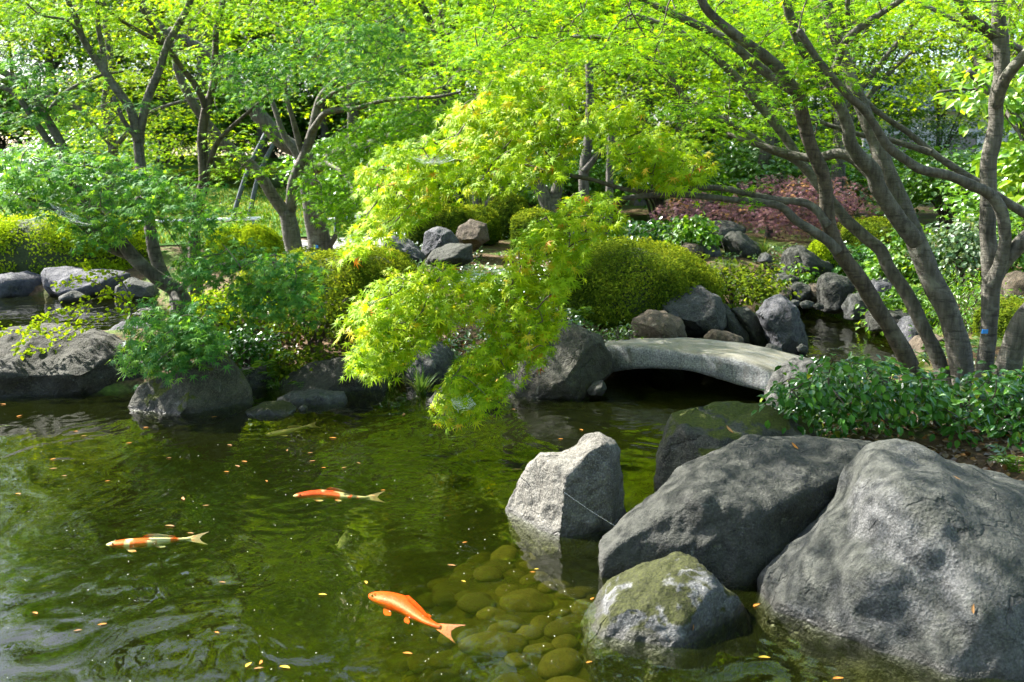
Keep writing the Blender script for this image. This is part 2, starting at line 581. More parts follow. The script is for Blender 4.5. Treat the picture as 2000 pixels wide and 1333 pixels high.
def rock(name, outline, depth, thick, mat, label, seed=0, n=28, cuts=(), rough=0.05, facets=5, group=None, dip=0.0, cat='rock', flat=0.85):
    """a boulder of real depth: its outline as seen stands at the given distance, its front and back bulge by thick metres"""
    rng = np.random.default_rng(1000 + seed)
    if isinstance(depth, tuple):      # (distance of its one end, distance of the other end)
        ox = np.array([q[0] for q in outline], float)
        depth = depth[0] + (depth[1] - depth[0]) * (ox - ox.min()) / (ox.max() - ox.min())
    W = at_many(outline, depth)
    slope, y00 = np.polyfit(W[:, 0], W[:, 1], 1) if np.ptp(W[:, 1]) > 1e-6 else (0.0, W[0, 1])
    P = W[:, [0, 2]]
    if dip:
        zmin = P[:, 1].min()
        low = P[:, 1] < zmin + 0.25 * (P[:, 1].max() - zmin)
        P[low, 1] -= dip
    # area centroid
    x, y = P[:, 0], P[:, 1]
    x1, y1 = np.roll(x, -1), np.roll(y, -1)
    cr = x * y1 - x1 * y
    A = cr.sum() / 2
    C = np.array([((x + x1) * cr).sum(), ((y + y1) * cr).sum()]) / (6 * A)
    v, f = sphere(n)
    th = np.arctan2(v[:, 2], v[:, 0])
    d = np.stack([np.cos(th), np.sin(th)], 1)
    r = np.zeros(len(v))
    for i in range(len(P)):
        a, b = P[i - 1] - C, P[i] - C
        e = b - a
        den = d[:, 0] * e[1] - d[:, 1] * e[0]
        den = np.where(np.abs(den) < 1e-12, 1e-12, den)
        t = (a[0] * e[1] - a[1] * e[0]) / den
        u = (a[0] * d[:, 1] - a[1] * d[:, 0]) / den
        ok = (t > 0) & (u >= -1e-6) & (u <= 1 + 1e-6)
        r = np.where(ok, np.maximum(r, t), r)
    r = np.where(r == 0, np.median(r[r > 0]), r)
    rad = np.hypot(v[:, 0], v[:, 2])
    s = rad ** flat
    w = np.zeros_like(v)
    w[:, 0] = r * s * d[:, 0]
    w[:, 2] = r * s * d[:, 1]
    w[:, 1] = np.sign(v[:, 1]) * np.abs(v[:, 1]) ** 0.9 * thick
    size = math.sqrt(abs(A))
    # flat facets from planes that cut the blob
    planes = []
    for k in range(facets):
        q = nrm(rng.normal(size=3) * [1.0, 1.0, 0.8])
        if q[1] > 0.2:
            q[1] *= -0.6
            q = nrm(q)
        planes.append((q, rng.uniform(0.70, 0.86), 0.85))
    for q, frac in cuts:
        planes.append((nrm(np.array(q, float)), frac, 0.97))
    for q, frac, k in planes:
        h = w @ q
        lim = h.max() * frac
        over = np.maximum(h - lim, 0)
        keep = 1.0 if len(cuts) and k > 0.9 else np.clip(1.15 - rad ** 6, 0, 1)
        w -= (over * k * keep)[:, None] * q
    nv = vert_normals(w, f)
    if ((w * nv).sum(1)).mean() < 0:
        f = f[:, ::-1]
        nv = -nv
    o = rng.uniform(0, 50, 3)
    big = fbm(w / size * 2.2 + o, 3, seed)
    rid = 1 - np.abs(fbm(w / size * 3.6 + o + 9, 3, seed + 3))
    med = fbm(w / size * 9 + o, 3, seed + 5)
    tiny = fbm(w / size * 26 + o, 2, seed + 8)
    disp = size * rough * (0.9 * big + 0.5 * (rid - 0.6) + 0.20 * med + 0.10 * tiny)
    w = w + nv * disp[:, None]
    w[:, 1] += slope * w[:, 0]
    base = np.array([C[0], y00 + slope * C[0], P[:, 1].min()])
    w = w + np.array([0, 0, C[1] - base[2]])
    g = Geo().add(w, f)
    ob = g.build(name, M[mat] if isinstance(mat, str) else mat)
    ob.location = base
    tag(ob, label, cat, group)
    return ob


def catmull(pts, m):
    pts = np.asarray(pts, float)
    if len(pts) < 3:
        t = np.linspace(0, 1, m)[:, None]
        return pts[0] * (1 - t) + pts[-1] * t
    ext = np.vstack([2 * pts[0] - pts[1], pts, 2 * pts[-1] - pts[-2]])
    seg = np.linalg.norm(np.diff(pts[:, :3], axis=0), axis=1)
    cum = np.concatenate([[0], np.cumsum(seg)])
    q = np.linspace(0, cum[-1], m)
    i = np.clip(np.searchsorted(cum, q, side='right') - 1, 0, len(pts) - 2)
    t = ((q - cum[i]) / np.maximum(seg[i], 1e-9))[:, None]
    p0, p1, p2, p3 = ext[i], ext[i + 1], ext[i + 2], ext[i + 3]
    return 0.5 * (2 * p1 + (p2 - p0) * t + (2 * p0 - 5 * p1 + 4 * p2 - p3) * t ** 2 + (3 * p1 - p0 - 3 * p2 + p3) * t ** 3)


def tube(geo, pts, radii, sides=8, step=None, knobs=0.0, seed=0, mat=0, cap=True):
    pts = np.asarray(pts, float)
    radii = np.broadcast_to(np.asarray(radii, float), (len(pts),))
    L = np.linalg.norm(np.diff(pts, axis=0), axis=1).sum()
    m = max(len(pts), int(L / step) + 2) if step else len(pts)
    pr = catmull(np.hstack([pts, radii[:, None]]), m) if step else np.hstack([pts, radii[:, None]])
    p, r = pr[:, :3], np.maximum(pr[:, 3], 0.0004)
    t = nrm(np.gradient(p, axis=0))
    u = np.cross(t[0], [0.3, 0.8, 0.52])
    u = u / np.linalg.norm(u)
    U = np.zeros_like(p)
    for i in range(m):
        u = u - t[i] * (u @ t[i])
        u = u / max(np.linalg.norm(u), 1e-9)
        U[i] = u
    Vv = np.cross(t, U)
    a = np.linspace(0, 2 * math.pi, sides, endpoint=False)
    ring = U[:, None, :] * np.cos(a)[None, :, None] + Vv[:, None, :] * np.sin(a)[None, :, None]
    rr = r[:, None] * np.ones(sides)
    v = p[:, None, :] + ring * rr[..., None]
    if knobs:
        fl = v.reshape(-1, 3)
        sc = 0.5 / max(np.median(r), 0.01)
        k = fbm(fl * sc * 0.55, 3, seed) * knobs + fbm(fl * [1, 1, 1] * sc * 1.7, 2, seed + 4) * knobs * 0.4
        v = p[:, None, :] + ring * (rr * (1 + k.reshape(m, sides)))[..., None]
    idx = np.arange(m * sides).reshape(m, sides)
    nx = np.roll(idx, -1, axis=1)
    f = np.stack([idx[:-1], nx[:-1], nx[1:], idx[1:]], -1).reshape(-1, 4)
    vv = v.reshape(-1, 3)
    if cap:
        vv = np.vstack([vv, p[-1] + t[-1] * r[-1] * 0.6])
        e = len(vv) - 1
        last = idx[-1]
        geo.add(vv, f, mat)
        geo.add(np.zeros((0, 3)), np.stack([last, np.roll(last, -1), np.full(sides, e)], -1) - geo.n, mat)
    else:
        geo.add(vv, f, mat)
    return p, r


# leaf blades: x = towards the tip, z = upper side
def blade_maple(lobes):
    spec = {7: [(0, 1.08), (38, 1.0), (-38, 1.0), (79, 0.80), (-79, 0.80), (124, 0.42), (-124, 0.42)],
            5: [(0, 1.08), (46, 0.96), (-46, 0.96), (98, 0.66), (-98, 0.66)],
            3: [(0, 1.0), (62, 0.82), (-62, 0.82)]}[lobes]
    spec = sorted(spec)
    ang = [a for a, _ in spec]
    v = [(0, 0, 0)]
    notch = []
    edges = [ang[0] - 24] + [(ang[i] + ang[i + 1]) / 2 for i in range(len(ang) - 1)] + [ang[-1] + 24]
    for i, e in enumerate(edges):
        rr = 0.235 if 0 < i < len(edges) - 1 else 0.13
        v.append((rr * math.cos(math.radians(e)), rr * math.sin(math.radians(e)), -0.02))
    for a, L in spec:
        v.append((L * math.cos(math.radians(a)), L * math.sin(math.radians(a)), -0.16 * L))
    k = len(edges)
    f = [(0, 1 + i, 1 + k + i, 2 + i) for i in range(len(spec))]
    return np.array(v, float), np.array(f)


def blade_oval(w=0.42, fold=0.12):
    v = np.array([(-0.0, 0, 0), (0.3, w * 0.85, fold), (0.3, 0, 0), (0.3, -w * 0.85, fold), (0.65, w * 0.8, fold), (0.65, 0, -0.02), (0.65, -w * 0.8, fold), (1, 0, -0.12)], float)
    v[:, 0] -= 0.0
    q = np.array([(1, 4, 5, 2), (2, 5, 6, 3)])
    t = np.array([(0, 1, 2), (0, 2, 3), (4, 7, 5), (5, 7, 6)])
    return v, q, t


def blade_diamond(w=0.3):
    return np.array([(0, 0, 0), (0.5, w, 0.05), (1, 0, -0.08), (0.5, -w, 0.05)], float), np.array([(0, 1, 2, 3)])


B7, B5, B3 = blade_maple(7), blade_maple(5), blade_maple(3)
BOVAL, BDIA = blade_oval(), blade_diamond()
BNARROW = blade_diamond(0.16)
BCAM = blade_oval(0.31, 0.07)


def leaves(geo, pos, normal, direc, size, blade, tint, mat=0):
    z = nrm(normal)
    x = direc - z * (direc * z).sum(1, keepdims=True)
    x = nrm(x)
    y = np.cross(z, x)
    bv = blade[0]
    n, k = len(pos), len(bv)
    size = np.broadcast_to(np.asarray(size, float), (n,))
    v = pos[:, None, :] + size[:, None, None] * (bv[None, :, 0:1] * x[:, None] + bv[None, :, 1:2] * y[:, None] + bv[None, :, 2:3] * z[:, None])
    base = (np.arange(n) * k)[:, None, None]
    vv = v.reshape(-1, 3)
    start = geo.n
    for j, fs in enumerate(blade[1:]):
        ff = (fs[None] + base).reshape(-1, fs.shape[1])
        tt = np.repeat(tint, len(fs))
        if j == 0:
            geo.add(vv, ff, mat, tt)
        else:
            geo.add(np.zeros((0, 3)), ff + start - geo.n, mat, tt)


def spray_leaves(geo, centers, radius, k, size, blade, rng, face=(0, 0, 1.0), out=0.45, droop=0.45, jit=0.38, mat=0, hue=0.0, hang=None, flatz=0.08, red=0.0):
    """flat, slightly drooping fans of leaves round each centre"""
    centers = np.asarray(centers, float)
    n = len(centers)
    rad = np.broadcast_to(np.asarray(radius, float), (n,))
    c = np.repeat(centers, k, axis=0)
    R = np.repeat(rad, k)
    a = rng.uniform(0, 2 * math.pi, n * k)
    q = np.sqrt(rng.uniform(0.02, 1, n * k))
    o = np.stack([np.cos(a), np.sin(a), np.zeros(n * k)], 1)
    tilt = np.repeat(rng.normal(0, 0.16, (n, 3)), k, axis=0)
    up = nrm(np.array(face)[None, :] + tilt)
    o = o - up * (o * up).sum(1, keepdims=True)
    p = c + o * (q * R)[:, None] - up * 0 + np.array([0, 0, -1]) * (droop * R * q * q)[:, None] + rng.normal(0, flatz, (n * k, 3)) * R[:, None]
    nn = up + o * (out * q)[:, None] + rng.normal(0, jit, (n * k, 3))
    dd = o + np.array([0, 0, -0.5]) + rng.normal(0, 0.45, (n * k, 3))
    if hang is not None:
        dd = dd + np.array(hang)
    t = np.clip(rng.beta(2.0, 2.3, n * k) + np.repeat(rng.normal(hue, 0.16, n), k), 0, 0.96)
    t = np.where(rng.uniform(size=n * k) < red, rng.uniform(0.97, 1.0, n * k), t)
    s = size * rng.uniform(0.72, 1.15, n * k)
    leaves(geo, p, nn, dd, s, blade, t, mat)


def grow_twigs(geo, skeleton, targets, rng, mat=1, r0=0.006, r1=0.0018, sides=4, sag=0.06, reach=1.6):
    """joins every spray to the nearest piece of branch already there"""
    nodes = [np.asarray(skeleton, float)]
    targets = np.asarray(targets, float)
    allp = nodes[0]
    if len(targets) > 420:
        targets = targets[rng.permutation(len(targets))[:420]]
    dist = np.min(np.linalg.norm(targets[:, None] - allp[None, ::max(1, len(allp) // 400)], axis=2), axis=1)
    for i in np.argsort(dist):
        t = targets[i]
        d = np.linalg.norm(allp - t, axis=1)
        j = int(np.argmin(d))
        L = d[j]
        if L < 0.05 or L > reach:
            continue
        a = allp[j]
        s = np.linspace(0, 1, 6)[:, None]
        mid = a + (t - a) * s + np.array([0, 0, 1]) * (np.sin(s * math.pi) * L * rng.uniform(-0.02, 0.14)) + np.sin(s * math.pi) * rng.normal(0, sag, 3) * L
        tube(geo, mid, np.linspace(min(r0, 0.004 + 0.006 * L), r1, 6), sides, mat=mat, cap=False)
        allp = np.vstack([allp, mid[2:]])


def stem_points(px_pts, d0, d1):
    px = np.asarray(px_pts, float)
    seg = np.concatenate([[0], np.cumsum(np.linalg.norm(np.diff(px, axis=0), axis=1))])
    t = seg / max(seg[-1], 1e-9)
    return at_many(px, d0 + (d1 - d0) * t)


def build_tree(name, label, cat, base, stems, bark, group=None, sides=12):
    """stems: (part name, pixel course, near depth, far depth, radius at foot, radius at end)"""
    root = thing(name, tuple(base), label, cat, group)
    skel = []
    for i, (part, course, d0, d1, r0, r1) in enumerate(stems):
        p = stem_points(course, d0, d1)
        t = np.linspace(0, 1, len(p))
        r = r0 + (r1 - r0) * t ** 0.9
        if part == 'trunk':
            r[0] *= 1.5
        g = Geo()
        q, _ = tube(g, p, r, sides, step=max(0.03, r0 * 0.55), knobs=0.10, seed=i + len(name))
        skel.append(q)
        g.build(part, M[bark], root, True, origin=base)
    return root, np.vstack(skel)


def crown_from(root, base, skel, specs, mat, seed, name='crown', twig_reach=1.5):
    """specs: (pixel outline, near, far, sprays, spray radius, leaves per spray, leaf size, blade, options)"""
    rng = np.random.default_rng(seed)
    g = Geo()
    cents = []
    for poly, d0, d1, n, R, k, size, blade, opt in specs:
        px = sample_poly(poly, n, rng)
        c = at_many(px, rng.uniform(d0, d1, n))
        cents.append(c)
        spray_leaves(g, c, R * rng.uniform(0.7, 1.25, n), k, size, blade, rng, **opt)
    grow_twigs(g, skel, np.vstack(cents), rng, reach=twig_reach)
    return g.build(name, [M[mat], M['twig']], root, [False, True], origin=base)


# ---------------------------------------------------------------- ground, ponds, lawn, path
def shore(pts):
    return np.array([on_level(x, y, 0)[:2] for x, y in pts])


MAIN_POND = np.vstack([shore([(-500, 786), (0, 770), (300, 764), (440, 742), (560, 735), (760, 735), (950, 745), (1100, 745), (1200, 735), (1255, 700), (1330, 668), (1450, 664),
                              (1520, 640), (1540, 610), (1560, 596), (1640, 598), (1720, 625), (1800, 660), (1800, 700), (1650, 760), (1560, 805), (1480, 860), (1400, 960), (1330, 1060), (1460, 1060), (1560, 1000), (1800, 1020), (2050, 1060), (2350, 1120)]),
                       np.array([(3.6, 2.6), (2.5, 1.2), (-6, 0.9), (-9, 3), (-9, 7)])])
BACK_POND = np.vstack([np.array([(-12, 9.6), (-4.0, 10.0)]), shore([(180, 665), (300, 660), (345, 610), (300, 578), (100, 576), (-200, 575)]), np.array([(-14, 14.2)])])


def smooth(e0, e1, x):
    t = np.clip((x - e0) / (e1 - e0), 0, 1)
    return t * t * (3 - 2 * t)


def ground_height(p):
    x, y = p[:, 0], p[:, 1]
    d1 = poly_dist(p, MAIN_POND) * np.where(in_poly(p, MAIN_POND), -1, 1)
    d2 = poly_dist(p, BACK_POND) * np.where(in_poly(p, BACK_POND), -1, 1)
    d = np.minimum(d1, d2)
    p3 = np.column_stack([x, y, np.zeros_like(x)])
    reach = 0.75 + 1.2 * smooth(12.5, 14, y) * smooth(-1.5, -3.5, x)
    rise = 0.52 - 0.28 * smooth(0.9, 1.5, x) * smooth(8.6, 7.2, y)
    reach = reach + 0.5 * smooth(0.2, -0.4, x) * smooth(12, 10, y)
    land = 0.03 + rise * (1 - np.exp(-np.maximum(d, 0) / reach)) + 0.013 * np.clip(y - 9, 0, 30)
    land += 0.035 * fbm(p3 * 1.3, 3, 3) * smooth(0.1, 0.6, d) + 0.1 * fbm(p3 * 0.3, 2, 4) * smooth(1, 3, d)
    land += smooth(17.5, 34, y) * smooth(2.0, -4.0, x) * 1.25          # the lawn mound
    land = land * smooth(-1, 2, y) + (1 - smooth(-1, 2, y)) * 0.35 * smooth(0, 1, d)
    bed = -np.minimum(0.62, 0.03 + 0.42 * np.maximum(-d, 0)) + 0.03 * fbm(p3 * 2.0, 3, 9)
    bed += 0.28 * smooth(-1.1, 0.3, x) * smooth(6.2, 4.8, y) * smooth(0.1, 0.6, -d)
    bed = np.minimum(bed, -0.24 * smooth(0.0, 0.35, -d))
    return np.where(d > 0, land, bed)


def ground_z(x, y):
    return float(ground_height(np.array([[x, y]]))[0])


xs = np.concatenate([-np.geomspace(9, 160, 40)[::-1], np.linspace(-8.8, 8.8, 190), np.geomspace(9, 160, 40)])
ys = np.concatenate([np.linspace(-12, 0.4, 14), np.linspace(0.6, 17, 190), np.geomspace(17.2, 220, 70)])
gx, gy = np.meshgrid(xs, ys, indexing='ij')
gp = np.column_stack([gx.ravel(), gy.ravel()])
gz = ground_height(gp)
idx = np.arange(len(gp)).reshape(gx.shape)
quads = np.stack([idx[:-1, :-1], idx[1:, :-1], idx[1:, 1:], idx[:-1, 1:]], -1).reshape(-1, 4)

m, nt, out = new_mat('soil_and_litter')
geo_ = node(nt, 'ShaderNodeNewGeometry')
V = geo_.outputs['Position']
sep = node(nt, 'ShaderNodeSeparateXYZ')
nt.links.new(V, sep.inputs[0])
n1 = noise(nt, V, 1.6, 5, 0.6)
n2 = noise(nt, V, 22, 6, 0.7)
soil = ramp(nt, n2, [(0.3, (0.035, 0.024, 0.014)), (0.5, (0.085, 0.055, 0.030)), (0.7, (0.17, 0.11, 0.06))]).outputs[0]
mossy = ramp(nt, n2, [(0.3, (0.03, 0.05, 0.012)), (0.7, (0.10, 0.15, 0.025))]).outputs[0]
landc = mixc(nt, maprange(nt, n1, 0.47, 0.58), soil, mossy)
bedc = ramp(nt, noise(nt, V, 3.0, 6, 0.65), [(0.3, (0.014, 0.012, 0.004)), (0.5, (0.032, 0.028, 0.008)), (0.7, (0.065, 0.052, 0.018))]).outputs[0]
colr = mixc(nt, maprange(nt, sep.outputs[2], -0.03, 0.01), bedc, landc)
bs = node(nt, 'ShaderNodeBsdfPrincipled')
nt.links.new(colr, bs.inputs['Base Color'])
bs.inputs['Roughness'].default_value = 0.9
bs.inputs['Specular IOR Level'].default_value = 0.15
bp = node(nt, 'ShaderNodeBump')
bp.inputs['Strength'].default_value = 0.6
bp.inputs['Distance'].default_value = 0.03
nt.links.new(n2, bp.inputs['Height'])
nt.links.new(bp.outputs[0], bs.inputs['Normal'])
nt.links.new(bs.outputs[0], out.inputs[0])
ground = Geo().add(np.column_stack([gp, gz]), quads).build('ground', m)
tag(ground, kind='structure')


def drape(name, poly, mat, lift, kind='structure', res=60):
    poly = np.asarray(poly, float)
    lo, hi = poly.min(0), poly.max(0)
    X, Y = np.meshgrid(np.linspace(lo[0], hi[0], res), np.linspace(lo[1], hi[1], res), indexing='ij')
    P = np.column_stack([X.ravel(), Y.ravel()])
    ins = in_poly(P, poly).reshape(X.shape)
    I = np.arange(len(P)).reshape(X.shape)
    q = np.stack([I[:-1, :-1], I[1:, :-1], I[1:, 1:], I[:-1, 1:]], -1).reshape(-1, 4)
    keep = ins.ravel()[q].all(1)
    z = ground_height(P) + lift
    ob = Geo().add(np.column_stack([P, z]), q[keep]).build(name, mat)
    return tag(ob, kind=kind)


m, nt, out = new_mat('lawn_grass')
V = node(nt, 'ShaderNodeNewGeometry').outputs['Position']
c = ramp(nt, noise(nt, V, 30, 5, 0.7), [(0.3, (0.030, 0.085, 0.014)), (0.7, (0.065, 0.15, 0.022))]).outputs[0]
c = mixc(nt, maprange(nt, noise(nt, V, 0.5, 3), 0.48, 0.62), c, (0.17, 0.20, 0.025))
bs = node(nt, 'ShaderNodeBsdfPrincipled')
nt.links.new(c, bs.inputs['Base Color'])
bs.inputs['Roughness'].default_value = 0.9
bs.inputs['Specular IOR Level'].default_value = 0.1
nt.links.new(bs.outputs[0], out.inputs[0])
M['lawn'] = m
m, nt, out = new_mat('gravel_path')
V = node(nt, 'ShaderNodeNewGeometry').outputs['Position']
c = ramp(nt, noise(nt, V, 60, 4, 0.7), [(0.3, (0.20, 0.19, 0.18)), (0.7, (0.42, 0.40, 0.38))]).outputs[0]
bs = node(nt, 'ShaderNodeBsdfPrincipled')
nt.links.new(c, bs.inputs['Base Color'])
bs.inputs['Roughness'].default_value = 0.95
nt.links.new(bs.outputs[0], out.inputs[0])
M['gravel'] = m
drape('lawn', [(-45, 17.2), (-0.5, 17.2), (1.5, 24), (2, 70), (-80, 70)], M['lawn'], 0.02, res=130)
drape('path', [(-4.0, 15.2), (-3.6, 14.3), (-2.3, 13.7), (-1.6, 14.6), (-1.4, 17.0), (-5.2, 17.1)], M['gravel'], 0.008)

# ---------------------------------------------------------------- water
KOI_XY = []


def water_material(name, rings, scale=1.0, strength=0.15, tint=(0.96, 0.98, 0.92), murk=0.06, murk_col=(0.050, 0.068, 0.008)):
    m, nt, out = new_mat(name)
    V = node(nt, 'ShaderNodeNewGeometry').outputs['Position']
    mp = node(nt, 'ShaderNodeMapping')
    mp.inputs['Scale'].default_value = (1, 0.75, 1)
    nt.links.new(V, mp.inputs[0])
    a = noise(nt, mp.outputs[0], 2.2 * scale, 2, 0.45, 1.6)
    b = noise(nt, mp.outputs[0], 7.0 * scale, 2, 0.5, 0.8)
    h = math_node(nt, 'ADD', a, math_node(nt, 'MULTIPLY', b, 0.12))
    for (x, y, amp, wl, reach) in rings:
        dv = node(nt, 'ShaderNodeVectorMath', operation='DISTANCE')
        nt.links.new(V, dv.inputs[0])
        dv.inputs[1].default_value = (x, y, 0)
        ph = math_node(nt, 'ADD', math_node(nt, 'MULTIPLY', dv.outputs['Value'], 6.283 / wl), math_node(nt, 'MULTIPLY', a, 5.0))
        w = math_node(nt, 'MULTIPLY', math_node(nt, 'SINE', ph), maprange(nt, dv.outputs['Value'], 0.05, reach, amp, 0))
        h = math_node(nt, 'ADD', h, w)
    bp = node(nt, 'ShaderNodeBump')
    bp.inputs['Strength'].default_value = strength
    bp.inputs['Distance'].default_value = 0.10
    nt.links.new(h, bp.inputs['Height'])
    lw = node(nt, 'ShaderNodeLayerWeight')      # Schlick's reflectance, the same from above and below
    lw.inputs['Blend'].default_value = 0.5
    nt.links.new(bp.outputs[0], lw.inputs['Normal'])
    fr = node(nt, 'ShaderNodeMath', operation='MULTIPLY_ADD')
    nt.links.new(math_node(nt, 'POWER', lw.outputs['Facing'], 4.6), fr.inputs[0])
    fr.inputs[1].default_value = 0.97
    fr.inputs[2].default_value = 0.03
    gl = node(nt, 'ShaderNodeBsdfGlossy')
    gl.inputs['Roughness'].default_value = 0.015
    nt.links.new(bp.outputs[0], gl.inputs['Normal'])
    tr = node(nt, 'ShaderNodeBsdfTransparent')
    tr.inputs[0].default_value = (*tint, 1)
    df = node(nt, 'ShaderNodeBsdfDiffuse')
    df.inputs[0].default_value = (*murk_col, 1)
    mx = node(nt, 'ShaderNodeMixShader')
    mx.inputs[0].default_value = murk
    nt.links.new(tr.outputs[0], mx.inputs[1])
    nt.links.new(df.outputs[0], mx.inputs[2])
    mx2 = node(nt, 'ShaderNodeMixShader')
    nt.links.new(fr.outputs[0], mx2.inputs[0])
    nt.links.new(mx.outputs[0], mx2.inputs[1])
    nt.links.new(gl.outputs[0], mx2.inputs[2])
    nt.links.new(mx2.outputs[0], out.inputs[0])
    va = node(nt, 'ShaderNodeVolumeAbsorption')
    va.inputs['Color'].default_value = (0.59, 0.62, 0.14, 1)
    va.inputs['Density'].default_value = 4.2
    nt.links.new(va.outputs[0], out.inputs['Volume'])
    return m


def P0(px, py, z=0.0):
    return on_level(px, py, z)


rings = []
for (px, py, amp, wl, reach) in [(590, 965, 0.05, 0.11, 0.9), (800, 935, 0.04, 0.08, 1.1), (330, 1050, 0.035, 0.12, 0.8), (215, 1150, 0.10, 0.22, 0.6), (120, 1235, 0.12, 0.26, 0.7), (60, 1130, 0.08, 0.2, 0.6), (330, 1290, 0.07, 0.2, 0.6), (840, 1190, 0.02, 0.09, 0.7), (1200, 800, 0.03, 0.09, 1.0)]:
    q = P0(px, py)
    rings.append((q[0], q[1], amp, wl, reach))
wat = water_material('pond_water', rings)
lo, hi = np.array([-15, 0.6]), np.array([4.2, 15.0])
wb = -1.2
g = Geo().add([(lo[0], lo[1], wb), (hi[0], lo[1], wb), (hi[0], hi[1], wb), (lo[0], hi[1], wb), (lo[0], lo[1], 0), (hi[0], lo[1], 0), (hi[0], hi[1], 0), (lo[0], hi[1], 0)], [(0, 3, 2, 1), (4, 5, 6, 7), (0, 1, 5, 4), (1, 2, 6, 5), (2, 3, 7, 6), (3, 0, 4, 7)])
tag(g.build('water', wat, None, False), kind='structure')

